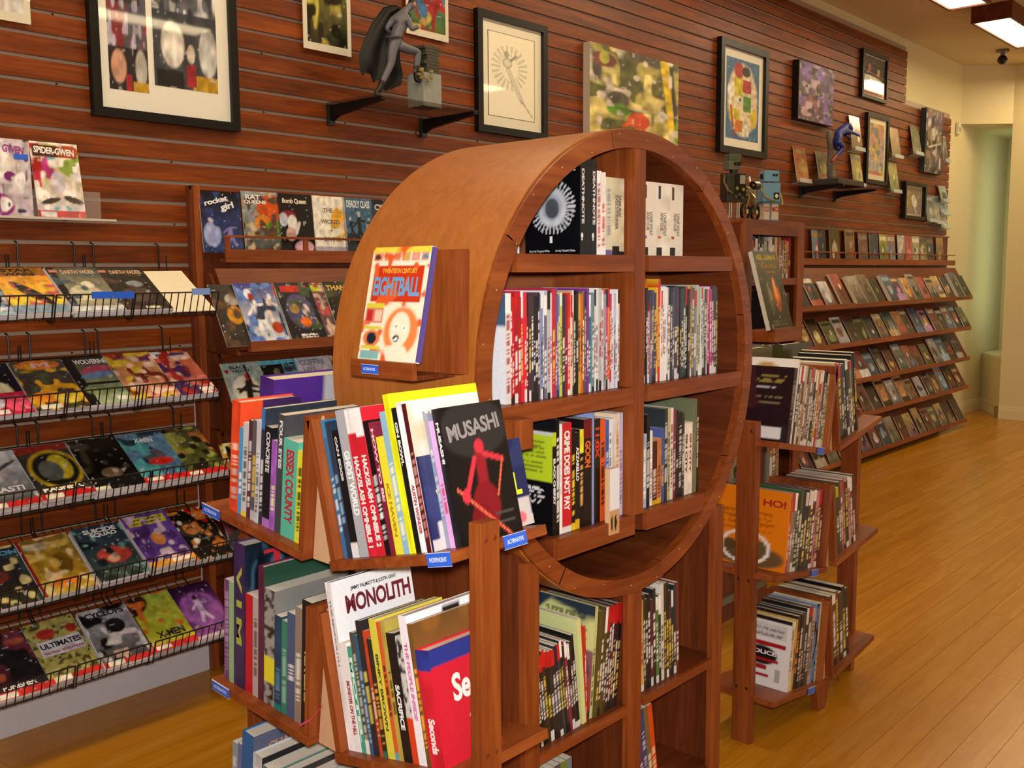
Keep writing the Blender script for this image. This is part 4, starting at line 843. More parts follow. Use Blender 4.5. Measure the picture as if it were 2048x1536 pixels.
jx = [(1.01, 1.297), (1.303, 1.553), (1.558, 1.862)]
jn = ['left', 'middle', 'right']
for i, zf in enumerate(zfs):
    for j, (a, b) in enumerate(jx):
        dx = (.0, .02, .03, .025, .0)[i] if j < 2 else (0, .0, .03, .03, .01)[i]
        basket(a+(0 if j == 0 else dx), b+dx-(0 if j == 2 else .002), zf, 'black wire basket, %s one of the %s row on the slatwall' % (jn[j], rown[i]))
TU = np.array([0, .84, .54]); TU /= np.linalg.norm(TU)
TA = np.array([1., 0, 0]); TD = -np.cross(TA, TU)  # normal pointing down/back
TD = np.cross(TU, TA)
def tilt_comic(x, zf, img, label, texts=(), lift=.02, stack=0, w=.168, h=.256, yf=3.103, sk=0.0, group=None, sticker=None, edge='#b8b4b8'):
    n = TD                       # depth direction (away from the viewer)
    base = np.array([x, yf, zf+.004]); front = base-n*lift
    a = np.array([math.cos(sk), 0, 0])+TU*math.sin(sk)*-1; a /= np.linalg.norm(a); u = np.cross(a, n)
    if u[2] < 0: u = -u
    n2 = np.cross(u, a)
    M = frame_M(front, a, n2, u)
    c = comic(M, w, h, .003, img, label, group=group, texts=texts, edge=edge, sticker=sticker)
    if stack:
        th = (lift-.003)/stack
        for k in range(stack):
            o = front+n*(.003+th*k+.0002)+a*random.uniform(-.003, .003)-TU*random.uniform(.0, .003)
            m = MB(); g = random.uniform(.45, .8); m.box((0, 0, 0), (w, th-.0006, h), (g, g*.96, g*.98))
            q = m.build('comic_book', printed(), None, M=frame_M(o, a, n2, u))
            tag(q, '%s copy down under the %s' % (ordw(k+1), ' '.join(label.split()[:11])), 'comic', 'copies under the '+' '.join(label.split()[:11]))
    return c
def A(pal, seed, extra=(), **k):
    img = art(pal, seed, **k)
    return img
def P(*ops, seed=1, nx=44, ny=64): return paint(nx, ny, list(ops)+[('detail', .3)], seed)
R = rown
baskets = [
 # top row
 [(1.03, art(['#c8d4e0', '#88a8c8', '#c07838', '#f0f0f0', '#383838'], 1, foot='#a8c8e0'), 'pale blue and white comic, leftmost in top basket row', [], 2),
  (1.195, P(('grad', '#e8d848', '#d87818'), ('rect', 0, .8, 1, 1, '#8c5a18'), ('ell', .5, .42, .12, .3, '#2c2a20', 35), ('line', .4, .45, .95, .3, .04, '#4c4a44'), ('blot', '#c05868', 12, 8, .72), ('rect', 0, 0, 1, .16, '#88a0b8')), 'orange and yellow comic with dark flying shape, top basket row', [('STAR', .2, .9, .6, .07, '#1c1a10'), ('WARS', .2, .81, .6, .07, '#1c1a10')], 2),
  (1.369, P(('grad', '#b0ac90', '#4a4c48'), ('rect', 0, 0, .14, 1, '#2c2824'), ('rect', .04, .88, .2, .95, '#c87868'), ('ell', .45, .4, .3, .16, '#c8c4a8', 20), ('ell', .6, .58, .12, .08, '#e0dcc0'), ('blot', '#485868', 6, 4, .6), ('rect', 0, 0, 1, .1, '#d8dce0')), 'grey-cream comic with bone title, top basket row', [('DARTH VADER', .25, .84, .68, .09, '#c8a888')], 3),
  (1.535, P(('grad', '#3c3430', '#30342c'), ('rect', .04, .88, .2, .95, '#c87868'), ('ell', .5, .35, .3, .16, '#544844', 20), ('ell', .6, .6, .16, .07, '#88949c'), ('blot', '#504038', 6, 4, .6), ('rect', .45, .02, .75, .07, '#d8d8c0')), 'dark brown comic with bone title, top basket row', [('DARTH VADER', .25, .84, .68, .09, '#c8a888')], 2),
  (1.70, paint(4, 4, [('bg', '#efe6cc')]), 'blank cream backing board at the right end of the top basket row', [], 0)],
 [(1.07, P(('bg', '#1c1828'), ('ell', .5, .45, .3, .2, '#e0d8b0'), ('rect', 0, 0, 1, .42, '#b82848'), ('ell', .35, .25, .2, .12, '#d8d0e8'), ('ell', .75, .2, .2, .14, '#e05070'), ('rect', .1, .03, .55, .1, '#f0e8e0')), 'black and crimson comic, leftmost seen in the second basket row', [('SONIC', .1, .68, .6, .1, '#e8e8e8')], 2),
  (1.235, P(('grad', '#503018', '#384048'), ('blot', '#485038', 5, 4, .5), ('ell', .5, .9, .4, .09, '#d07828'), ('blot', '#e0a828', 9, 6, .62), ('ell', .3, .25, .25, .1, '#e08820'), ('ell', .7, .2, .25, .1, '#d8c040'), ('rect', .1, .03, .5, .1, '#e8e0d0')), 'dark green and gold comic with a letter M on a flame, second basket row', [('M', .38, .84, .34, .11, '#e8b0b0')], 2),
  (1.402, P(('grad', '#a8b890', '#141214'), ('rect', 0, .0, .2, 1, '#18161c'), ('ell', .55, .68, .3, .12, '#b04868', 10), ('ell', .5, .6, .32, .06, '#6080b0', 10), ('ell', .5, .3, .4, .12, '#7c9068'), ('rect', 0, .4, 1, .45, '#1c1c18'), ('rect', .6, .06, .95, .14, '#e0e0d8')), 'black comic with striped white title over pink shapes, second basket row', [('WOLVERINES', .2, .84, .72, .1, '#e8e8ec')], 3),
  (1.545, P(('grad', '#d89080', '#b88830'), ('rect', 0, .85, 1, 1, '#a83028'), ('rect', .2, .8, 1, .92, '#682c70'), ('blot', '#d8b838', 5, 4, .5), ('blot', '#702c20', 8, 6, .62), ('blot', '#f0c8b8', 7, 5, .65)), 'red, purple and gold comic, fourth in the second basket row', [], 3),
  (1.695, P(('grad', '#b86868', '#c86838'), ('rect', 0, .85, .6, 1, '#e0e0e0'), ('rect', .25, .86, .9, .95, '#283c80'), ('blot', '#e8c8b8', 6, 4, .55), ('blot', '#48285c', 7, 5, .64), ('blot', '#a02820', 8, 6, .66), ('rect', .65, .05, .95, .13, '#f0ece0')), 'red and pink comic with blue title band, rightmost in second basket row', [], 3)],
 [(1.065, P(('grad', '#282c28', '#c8ccd4'), ('ell', .3, .6, .1, .1, '#2c2c2c'), ('line', .2, .5, .9, .8, .05, '#404448'), ('blot', '#b8bcc0', 6, 4, .6), ('rect', 0, 0, 1, .1, '#c02828'), ('rect', .08, .01, .4, .08, '#e8e4d0')), 'white and grey comic with black splashes in the middle basket row', [('NASTI', .25, .26, .6, .09, '#f0f0f0')], 4),
  (1.235, P(('bg', '#30302c'), ('rect', 0, .86, 1, 1, '#802018'), ('ell', .55, .52, .45, .34, '#c8a818'), ('ell', .55, .52, .4, .3, '#1c1c18'), ('ell', .65, .55, .2, .22, '#c0b030'), ('ell', .45, .5, .2, .18, '#585c58'), ('rect', 0, 0, 1, .1, '#c82020'), ('rect', .08, .01, .4, .08, '#e8e4d0')), 'black comic with a big yellow ring in the middle basket row', [('MAGNETO', .1, .13, .8, .09, '#f0f0e8')], 4),
  (1.405, P(('bg', '#0e0e0c'), ('ell', .5, .3, .2, .09, '#6c5c48'), ('ell', .58, .32, .06, .04, '#c8b898'), ('blot', '#3a3428', 8, 6, .7), ('rect', 0, 0, .3, .07, '#e0dcc0'), ('rect', .15, .88, .3, .93, '#4c4830')), 'nearly black comic with a small pale face in the middle basket row', [], 5),
  (1.572, P(('grad', '#386080', '#688cb0'), ('blot', '#203848', 5, 4, .5), ('ell', .55, .5, .2, .12, '#58505c'), ('ell', .6, .38, .25, .07, '#c82c20'), ('blot', '#50a0a8', 7, 5, .66), ('rect', 0, 0, 1, .11, '#d02020'), ('rect', .08, .02, .4, .09, '#e8e4d0')), 'blue comic with a white title and red chest shape in the middle basket row', [('X-MEN', .3, .8, .4, .09, '#e0e4e8', -4)], 4),
  (1.722, P(('grad', '#505c20', '#504830'), ('blot', '#8c9040', 8, 6, .55), ('blot', '#b86c30', 6, 4, .66), ('blot', '#201c10', 7, 5, .6), ('rect', 0, 0, 1, .11, '#c82020'), ('rect', .08, .02, .4, .09, '#e8e4d0')), 'olive green comic at the right of the middle basket row', [], 4)],
 [(1.055, P(('grad', '#282418', '#302c38'), ('blot', '#d0c080', 8, 6, .55), ('rect', 0, .82, 1, .96, '#1c2838'), ('ell', .4, .5, .2, .1, '#702c20'), ('blot', '#28403c', 6, 4, .6)), 'dark comic with cream star shapes, leftmost in the fourth basket row', [('TION', .45, .84, .5, .08, '#58a0d0')], 2),
  (1.225, P(('grad', '#c09828', '#806020'), ('ell', .4, .85, .3, .06, '#a8a488'), ('ell', .65, .5, .15, .18, '#705018'), ('blot', '#c8a850', 6, 4, .55), ('blot', '#e0c890', 9, 7, .7), ('ell', .5, .18, .25, .07, '#d87820'), ('rect', 0, 0, .06, 1, '#902018')), 'golden brown comic with pale ribbons in the fourth basket row', [], 2),
  (1.402, P(('grad', '#384840', '#28384c'), ('ell', .55, .42, .32, .14, '#c04838'), ('ell', .5, .36, .12, .06, '#e0a888'), ('blot', '#18242c', 6, 4, .58), ('blot', '#60988c', 12, 9, .75)), 'dark blue comic with a red winged shape in the fourth basket row', [('SUICIDE', .2, .86, .68, .08, '#e8e8ea'), ('SQUAD', .3, .77, .55, .08, '#e8e8ea')], 4),
  (1.578, P(('grad', '#58388c', '#6848a0'), ('rect', .08, .78, .92, .94, '#c8b830'), ('words', .14, .8, .9, .92, 2, '#403810'), ('ell', .5, .5, .14, .12, '#d08848'), ('blot', '#c8b0c8', 8, 7, .62), ('blot', '#4c2c70', 6, 5, .6), ('rect', 0, 0, 1, .1, '#e09820'), ('rect', .5, .02, .9, .09, '#f0ece0')), 'purple comic with a yellow title box in the fourth basket row', [], 5),
  (1.73, P(('bg', '#14110f'), ('line', .55, .98, .85, .7, .06, '#c01c18'), ('line', .8, 1, 1, .8, .05, '#c01c18'), ('ell', .4, .6, .26, .15, '#38302c'), ('ell', .42, .55, .12, .06, '#b87840'), ('blot', '#c07028', 9, 7, .7), ('blot', '#e8e0d0', 8, 8, .76), ('ell', .2, .95, .15, .03, '#d08828')), 'black comic with red diagonal stripes at the right of the fourth basket row', [], 3)],
 [(1.06, P(('grad', '#141414', '#6c3040'), ('blot', '#a05038', 6, 4, .6), ('blot', '#1c1c1c', 5, 4, .5), ('rect', 0, 0, 1, .1, '#d02020'), ('rect', .08, .01, .4, .08, '#e8e4d0')), 'black and brick red comic at the left of the lowest basket row', [('PUNISHER', .2, .12, .6, .08, '#f0f0f0')], 3),
  (1.228, P(('bg', '#a8a058'), ('blot', '#505028', 22, 16, .6), ('ell', .35, .78, .17, .08, '#a83028'), ('ell', .85, .78, .1, .07, '#a83028'), ('rect', .1, .42, .95, .68, '#c8c8d4'), ('rect', 0, 0, 1, .09, '#d02020'), ('rect', .08, .01, .4, .08, '#e8e4d0')), 'speckled yellow-green comic with a grey title box in the lowest basket row', [('ULTIMATES', .14, .54, .78, .09, '#1c1c1c'), ('THE FINAL REVELATIONS', .14, .45, .78, .04, '#a02838')], 3),
  (1.405, P(('grad', '#382c2c', '#a8a8b0'), ('blot', '#141414', 5, 4, .52), ('blot', '#d0ccd0', 8, 6, .66), ('ell', .6, .65, .18, .12, '#1c1a1c'), ('rect', .3, .12, .6, .25, '#c8a898'), ('rect', 0, 0, 1, .09, '#d02020'), ('rect', .08, .01, .4, .08, '#e8e4d0')), 'grey and black comic titled Cyclops in the lowest basket row', [('CYCLOPS', .1, .84, .8, .1, '#1a1a1a')], 3),
  (1.575, P(('grad', '#b8b028', '#a0b040'), ('ell', .1, .85, .35, .16, '#3c1c18', 30), ('blot', '#d06828', 8, 6, .72), ('rect', 0, .0, .04, 1, '#604020'), ('rect', 0, 0, 1, .11, '#d02020'), ('rect', .08, .02, .4, .09, '#e8e4d0')), 'lime yellow comic with dark splash in the lowest basket row', [('X-MEN', .25, .2, .6, .12, '#1c1c14')], 3),
  (1.735, P(('grad', '#8c4898', '#2a1430'), ('ell', .5, .5, .42, .32, '#9a58a8'), ('fig', .5, .5, .6, '#c8b0d0', '#302038', 0), ('tone', .3, 10, 8), ('rect', 0, 0, 1, .06, '#d0b8c8')), 'purple comic with a pale standing figure at the right end of the lowest basket row', [], 3)],
]
for i, rowb in enumerate(baskets):
    for j, (x, img, lb, tx, st) in enumerate(rowb):
        lift = .006+.0055*st+(.004 if j % 2 else 0)
        tilt_comic(x, zfs[i], img, lb, tx, lift=lift, stack=st, sk=random.uniform(-.02, .02), edge='#e8e4d8' if st == 0 else '#b8b4b8')
# blue tags on the basket rails
for k, (px, py, lb) in enumerate(((205, 590, 'blue tag clipped on the top basket rail, left of two'), (248, 590, 'blue tag clipped on the top basket rail, right of two'), (402, 583, 'pale blue tag curling on the right end of the top basket rail'))):
    p = ony(px, py, 3.06); m = MB(); m.box((p[0]-.034, p[1]-.0015, p[2]-.011), (p[0]+.034, p[1]+.0015, p[2]+.011)); o = m.build('price_tag', BLUE if k < 2 else plain('faded_blue', '#7c9cd8', .15)); tag(o, lb, 'tag')
for k, (px, py, lb) in enumerate(((358, 941, 'blue tag on the blue comic in the middle basket row'), (355, 1276, 'blue tag on the lime comic in the lowest basket row'), )):
    p = ony(px, py, 3.12); m = MB(); m.box((-.03, -.001, 0), (.03, .001, .02)); o = m.build('price_tag', BLUE, None, M=frame_M(p, (1, 0, 0), TD, TU)); tag(o, lb, 'tag')
# ================================================================== WALL DISPLAYS
def display(x0, x1, label, side=True):
    r = empty('wall_display'); tag(r, label, 'display rack')
    bx('back_panel', (x0, WY-.03, 0), (x1, WY-.002, 1.885), CD('z'), r)
    if side: bx('side_board', (x0-.0, WY-.06, 0), (x0+.028, WY-.03, 1.885), CW('z'), r, .001)
    bx('top_cap', (x0, WY-.045, 1.87), (x1, WY-.03, 1.885), CW('x'), r)
    xs = x0+.075
    # railed shelf
    bx('rail_shelf', (xs, 3.33, 1.60), (x1, WY-.03, 1.612), CD('x'), r)
    bx('shelf_front', (xs+.02, 3.318, 1.598), (x1, 3.33, 1.648), CW('x'), r, .001)
    m = MB(); m.box((xs+.02, 3.318, 1.692), (x1, 3.33, 1.701)); m.build('rail', CW('x'), r)
    x = xs+.02
    while x < x1:
        bx('rail_post', (x, 3.32, 1.648), (x+.022, 3.328, 1.692), CW('z'), r); x += .36
    for z in (1.285, .985, .685, .40, .068):
        m = MB(); m.prism([(3.155, z+.0), (3.168, z-.012), (3.33, z+.285), (3.318, z+.29)], xs-.03, x1, 'x'); m.build('tilted_shelf', CD('x'), r)
        m = MB(); m.prism([(3.138, z-.018), (3.142, z+.02), (3.152, z+.02), (3.155, z+.002), (3.168, z-.018)], xs+.0, x1, 'x'); m.build('shelf_lip', CW('x'), r)
        m = MB(); m.prism([(3.16, z-.03), (3.30, z-.03), (WY-.03, z+.20), (WY-.03, z+.28), (3.335, z+.27)], xs-.045, xs-.03, 'x'); m.build('shelf_bracket', CD('z'), r)
        m = MB(); m.box((xs-.03, 3.30, z-.045), (x1, WY-.03, z-.03)); m.build('under_board', CD('x'), r)
    return r
display(1.957, 4.35, 'tall wooden comic display on the slatwall beside the wire baskets')
display(5.2, 10.22, 'long wooden comic display on the far slatwall')
LU = np.array([0, .48, .877]); LU /= np.linalg.norm(LU); LD = np.cross(LU, TA)
def shelf_comic(x, z, img, label, texts=(), w=.168, h=.256, t=.004, off=0, group=None, y0=3.150):
    o = np.array([x, y0, z+.006])-LD*off
    return comic(frame_M(o, TA, LD, LU), w, h, t, img, label, group=group, texts=texts)
def up_comic(x, z, img, label, texts=(), w=.168, h=.256, y0=3.352, group=None, t=.004):
    u = np.array([0, .09, .996]); u /= np.linalg.norm(u)
    return comic(frame_M((x, y0, z), TA, np.cross(u, TA), u), w, h, t, img, label, group=group, texts=texts)
# rail shelf, left display
y_ = 3.352
def xw(px, y=y_): return ony(px, 450, y)[0]
xs_ = [xw(p) for p in (406, 491, 561, 632, 692, 750)]
up = [(P(('grad', '#38487c', '#0c0c14'), ('ell', .25, .3, .2, .2, '#9ca8d8'), ('ell', .25, .55, .08, .05, '#d8c8d0'), ('fig', .7, .3, .55, '#8078b8', '#c88088', 5), ('ell', .72, .5, .09, .07, '#4a2028'), ('blot', '#28386c', 6, 5, .6)), [('rocket', .12, .76, .6, .09, '#e8e8f0', 14), ('girl', .52, .66, .34, .14, '#e8e8f0', 14)], 'dark blue comic titled Rocket Girl on the railed shelf'),
      (P(('grad', '#3c4030', '#98a0a4'), ('ell', .75, .75, .35, .2, '#c8501c', 20), ('ell', .5, .55, .2, .09, '#d88020', 20), ('ell', .9, .45, .3, .12, '#508c18'), ('blot', '#b8a080', 14, 9, .7), ('blot', '#584030', 8, 6, .6)), [('RAT', .1, .88, .4, .07, '#e8e8e8', 0), ('QUEENS', .05, .81, .6, .06, '#e8e8e8', 0)], 'comic with an orange and green beast shape titled Rat Queens on the railed shelf'),
      (P(('bg', '#141014'), ('ell', .3, .68, .2, .06, '#8c1c28'), ('ell', .15, .6, .12, .1, '#b8c0d0'), ('ell', .4, .55, .13, .12, '#e0dcd8'), ('ell', .35, .38, .14, .1, '#c8a098'), ('ell', .7, .18, .26, .1, '#d8a8b0'), ('line', .5, .4, .6, .55, .05, '#e0e0e0')), [('Bomb Queen', .15, .84, .7, .09, '#e8dcc0', 0)], 'black comic with a white-haired figure on the railed shelf'),
      (P(('bg', '#e8e4d8'), ('ell', .75, .55, .22, .26, '#e0a830'), ('blot', '#f0ecd8', 7, 5, .6), ('rect', 0, 0, 1, .2, '#a8a0b0')), [('THE', .3, .74, .3, .07, '#807060'), ('WICKED', .2, .56, .6, .07, '#807060'), ('+', .48, .43, .08, .05, '#807060'), ('DIVINE', .28, .28, .5, .07, '#807060')], 'white comic with a golden haze titled The Wicked + Divine on the railed shelf'),
      (P(('bg', '#406888'), ('rect', 0, 0, 1, .42, '#242c34'), ('fig', .5, .5, .6, '#14181c', '#c8c8c8', 0), ('fig', .25, .5, .4, '#14181c', '#b8c0c8', 8), ('fig', .78, .5, .4, '#14181c', '#b8c0c8', -8)), [('DEADLY CLASS', .12, .84, .76, .12, '#e0e8e8')], 'blue comic with black figures titled Deadly Class on the railed shelf'),
      (P(('bg', '#1a181c'), ('blot', '#403c44', 5, 4, .6)), [('CYCLOPS', .1, .82, .8, .1, '#e0e0e0')], 'black comic half hidden by the round bookcase on the railed shelf')]
for k, (img, tx, lb) in enumerate(up):
    zb0 = ony(420, 505, 3.352)[2] if k == 0 else 1.625
    up_comic(xs_[k], zb0 if k == 0 else 1.615, img, lb, tx, w=.168 if k else .172, h=.262 if k else 1.866-zb0)
shelf1 = [(1.94, P(('bg', '#34302c'), ('ell', .5, .75, .18, .09, '#a8a098'), ('ell', .45, .5, .18, .14, '#c88a20'), ('blot', '#584030', 6, 4, .55)), [], 'dark comic with gold armour shapes at the left of the first tilted shelf', 0),
          (2.04, P(('grad', '#d0d4dc', '#28308c'), ('blot', '#5878c0', 5, 4, .5), ('ell', .3, .82, .09, .08, '#dce4f0'), ('fig', .42, .45, .8, '#e0e0e4', '#b83028', 8), ('fig', .72, .55, .6, '#d8c8c0', '#d0d0d8', -20), ('ell', .8, .25, .14, .09, '#b84020'), ('blot', '#283850', 7, 6, .7)), [], 'blue and white comic with leaping armoured figures on the first tilted shelf', .008),
          (2.165, P(('grad', '#a8b0b8', '#487888'), ('blot', '#c05828', 8, 6, .66), ('rect', .3, .9, .95, .97, '#c02828')), [], 'teal comic mostly covered by its neighbour on the first tilted shelf', .002),
          (2.22, P(('grad', '#202028', '#1c1824'), ('ell', .5, .5, .35, .28, '#4c4870'), ('rect', .12, .84, .88, .95, '#b82818'), ('ell', .35, .55, .12, .08, '#a88840'), ('ell', .65, .52, .1, .1, '#d8c0c0'), ('ell', .55, .32, .14, .08, '#d06818'), ('blot', '#405038', 9, 7, .7), ('words', .3, .04, .8, .12, 2, '#ddd')), [], 'dark comic with red title plate and burning shape on the first tilted shelf', .008),
          (2.35, P(('grad', '#584858', '#704838'), ('rect', 0, .85, 1, .96, '#b8c030'), ('blot', '#a8484c', 6, 5, .6), ('blot', '#c8a898', 9, 7, .66)), [], 'comic with lime title strip on the first tilted shelf', .003),
          (2.45, P(('bg', '#242420'), ('blot', '#484838', 5, 4, .6), ('ell', .6, .4, .1, .1, '#c8a028')), [('THANOS', .08, .84, .84, .1, '#c8a440')], 'black comic with a gold title beside the round bookcase, first tilted shelf', .01)]
for x, img, tx, lb, off in shelf1: shelf_comic(x, 1.285, img, lb, tx, off=off)
shelf2 = [(1.975, P(('bg', '#90a098'), ('ell', .48, .55, .34, .22, '#d8d4c4'), ('fig', .5, .45, .8, '#181414', '#a83020', -10), ('line', .25, .58, .8, .5, .04, '#181414'), ('line', .58, .95, .66, .6, .03, '#181414'), ('ell', .1, .87, .05, .03, '#801818'), ('line', .5, .2, .55, 0, .04, '#d8c890')), [('BLACK', .2, .9, .46, .05, '#181818'), ('WIDOW', .22, .84, .48, .05, '#181818')], 'grey-green comic titled Black Widow on the second tilted shelf', .008),
          (2.145, P(('bg', '#181818'), ('rect', 0, .93, 1, 1, '#60b0c8'), ('rect', .6, .68, 1, .97, '#60a8c0'), ('ell', .4, .8, .08, .06, '#706050'), ('rect', .5, 0, 1, .5, '#701818'), ('blot', '#302828', 6, 4, .6), ('rect', .6, .58, .98, .65, '#d8d0d0')), [('WINTER', .62, .8, .34, .14, '#182838'), ('SOLDIER', .64, .595, .3, .045, '#1c1c1c')], 'black comic with a sky blue title patch on the second tilted shelf', .004),
          (2.31, P(('grad', '#c8c0d4', '#b8b4c0'), ('ell', .42, .5, .26, .08, '#c07030', 15), ('ell', .55, .48, .28, .05, '#2c2018', 10), ('ring', .75, .5, .2, .04, '#302018')), [('COFFIN', .08, .86, .7, .1, '#807c88'), ('HILL', .14, .73, .4, .1, '#807c88')], 'pale lilac comic titled Coffin Hill on the second tilted shelf', .008),
          (2.46, art(rpal(9), 44), [], 'brown comic beside the round bookcase on the second tilted shelf', .002)]
for x, img, tx, lb, off in shelf2: shelf_comic(x, .985, img, lb, tx, off=off)
lab3 = ['third', 'fourth', 'lowest']
for i, z in enumerate((.685, .40, .068)):
    for j, x in enumerate((1.96, 2.13, 2.3, 2.47)):
        if i == 1 and j == 0: img = P(('bg', '#302430'), ('blot', '#802838', 9, 7, .6), ('blot', '#5868a0', 8, 7, .66), ('ring', .6, .3, .12, .02, '#d0c8b0'))
        elif i == 1 and j == 1: img = P(('grad', '#385830', '#688848'), ('blot', '#204018', 7, 5, .55), ('rect', .6, .1, 1, .3, '#a82828'))
        else: img = art(rpal(i*4+j+2), 60+i*4+j)
        shelf_comic(x, z, img, '%s comic, %s from left, %s tilted shelf of the near display' % (['dark', 'green', 'grey', 'brown'][j], ordw(j+1), lab3[i]), off=.003+.004*(j % 2))
# far display
FCOL = {0: '#303430 #88b4d8', }
fpal = lambda s: rpal(s)
topr = [(1640, 1664, ['#343a34', '#202420', '#606458', '#a8a890', '#d0c8b0'], 'dark'), (1629, 1650, ['#7098c0', '#5888b8', '#d8a830', '#c05068', '#e8e0e8'], 'light blue'), (1664, 1693, ['#8a7838', '#605020', '#c04028', '#d8c090', '#30342c'], 'olive'), (1695, 1720, ['#a07830', '#705838', '#a84028', '#b0b0b8', '#4c3c34'], 'gold and grey'), (1722, 1742, ['#906048', '#784c3c', '#605850', '#584c44', '#a08070'], 'dull brown'),
        (1744, 1763, ['#3c4c68', '#30405c', '#687890', '#d0d0c8', '#283448'], 'dark blue'), (1764, 1779, ['#a8a828', '#788430', '#d0c828', '#404820', '#e8e0a0'], 'yellow-green'), (1779, 1798, ['#4870a0', '#7898b0', '#a85838', '#c8b898', '#e0d8c0'], 'blue and red'), (1800, 1815, ['#603830', '#806058', '#a02820', '#c8c0b8', '#e0d8d0'], 'red-brown'), (1814, 1830, ['#c03038', '#c83c40', '#e07070', '#78b0a8', '#e8d0c0'], 'red'), (1829, 1845, ['#c8c0a0', '#a8a878', '#385048', '#c07838', '#f0e8d0'], 'cream'), (1845, 1860, ['#988c58', '#a09868', '#c8b870', '#504c38', '#e0d8b0'], 'khaki'), (1858, 1876, ['#303c40', '#384850', '#b06878', '#d8d0d0', '#806048'], 'slate'), (1878, 1892, ['#304038', '#283830', '#c08820', '#d0a840', '#806020'], 'dark green and gold')]
for k, (a, b, p, nm) in enumerate(topr):
    x0_, x1_ = xw(a), xw(b)
    up_comic(x0_, 1.616, plainart(p, 200+k), '%s comic, %s from left, railed shelf of the far display' % (nm, ordw(k+1)), w=min(.18, max(.12, x1_-x0_)) if k else .14, h=.27 if k in (2, 3) else .25, group='comics on the far railed shelf')
rg = random.Random(12)
FN = ['first', 'second', 'third', 'fourth', 'lowest']
for i, z in enumerate((1.285, .985, .685, .40, .068)):
    x = 5.35+rg.uniform(0, .1); k = 0
    while x < 10.08:
        s = rg.randint(0, 999); p = [c for c in rpal(s)]
        t = rg.choice([.008, .014, .022, .03]) if i == 0 else rg.choice([.004, .006, .01])
        if x > 6.3 or i == 4:
            k += 1; w = rg.uniform(.155, .18); hh = rg.uniform(.2, .262)
            if i == 0 and abs(x-8.85) < .1: p = ['#b82018', '#c02820', '#c82c20', '#282020', '#d06040']
            shelf_comic(x, z, plainart(p, s), '%s %s, %s from left, %s tilted shelf of the far display' % (cname(p[2]), 'book' if i == 0 else 'comic', ordw(k), FN[i]), w=w, h=hh, t=t, off=t+.001, group='comics on the far tilted shelves')
        x += rg.uniform(.175, .24) if i else rg.uniform(.18, .25)
# ================================================================== SMALL SQUARE CASE WITH ROBOTS
sc = empty('narrow_bookcase'); tag(sc, 'narrow square cherry-wood bookcase behind the round one, robots on its top', 'bookcase')
cx0, cx1, cy, cz = 4.333, 4.99, 2.4, 1.808
bx('side_panel', (cx0, cy+.02, 0), (cx0+.02, cy+.3, cz-.02), CD('z'), sc); bx('side_panel', (cx1-.02, cy+.02, 0), (cx1, cy+.3, cz-.02), CD('z'), sc)
bx('top_board', (cx0-.002, cy+.001, cz-.02), (cx1+.002, cy+.302, cz), CW('x'), sc, .002)
bx('back_panel', (cx0+.02, cy+.28, 0), (cx1-.02, cy+.29, cz-.02), CD('z'), sc)
bx('face_stile', (cx0, cy, 0), (cx0+.09, cy+.02, cz-.001), CW('z'), sc, .001); bx('face_stile', (cx1-.075, cy, 0), (cx1, cy+.02, cz-.001), CW('z'), sc, .001)
bx('face_rail', (cx0+.09, cy, cz-.075), (cx1-.075, cy+.02, cz-.001), CW('x'), sc)
shz = (1.515, 1.235, 1.06, .72, .44, .1)
for z in shz:
    bx('shelf', (cx0+.02, cy+.02, z-.02), (cx1-.02, cy+.28, z), CD('x'), sc); bx('shelf_lip', (cx0+.09, cy+.002, z-.035), (cx1-.075, cy+.02, z), CW('x'), sc)
def crow(x0, z, cols, seed, where, h=(.15, .19), fit=None, t=(.008, .016), lean=0):
    sp = thin(cs(cols), seed, h, .16, t, lean); k = fit/sum(q['t'] for q in sp); x = x0; m = MB(); rr_ = random.Random(seed)
    for i, q in enumerate(sp):
        t_ = q['t']*k-.0006; y = cy+.03+rr_.random()*.004
        m.box((x, y+.0004, z), (x+t_, y+.16, z+q['h']), lin(q['c'])); m.grid((x, y, z), (t_, 0, 0), (0, 0, q['h']), spine_img(t_, q['c'], q['c2'], q['top'], q['foot'], i*7+seed)); x += q['t']*k
    o = m.build('small_books', printed()); tag(o, 'tightly packed small books '+where, 'books', None, 'stuff')
crow(4.43, 1.515, 'c8a0a8 303438 808890 506070 d8d8d0 303030 c8c8c8 48584c a0b0a0 606868 d0d0c8 e0dcd4 d8d0c8 c0b090 903028 a88868 705840 906048 504028 b8a088 a03838', 3, 'on the top shelf of the narrow bookcase', (.185, .215), .47)
crow(4.75, 1.235, '302828 a04838 c09060 404850 988878 c8c8c8 504840', 5, 'on the second shelf of the narrow bookcase', (.2, .22), .14)
crow(4.6, 1.06, 'c8b8a0 a03830 b84840 d0a8a0 c05048 e0d0c0 504038', 6, 'on the third shelf of the narrow bookcase', (.1, .12), .2)
crow(4.52, .44, 'd08050 c89868 b87848 d8b080 c8a870 383428 b0a878', 8, 'on the lower shelf of the narrow bookcase', (.21, .24), .3)
bx('price_card', (4.53, cy-.01, .445), (4.66, cy-.006, .585), plain('white_card', '#c8ccd8', .5))
tag(bpy.data.objects['price_card'], 'white card standing in front of the small books in the narrow bookcase', 'card')
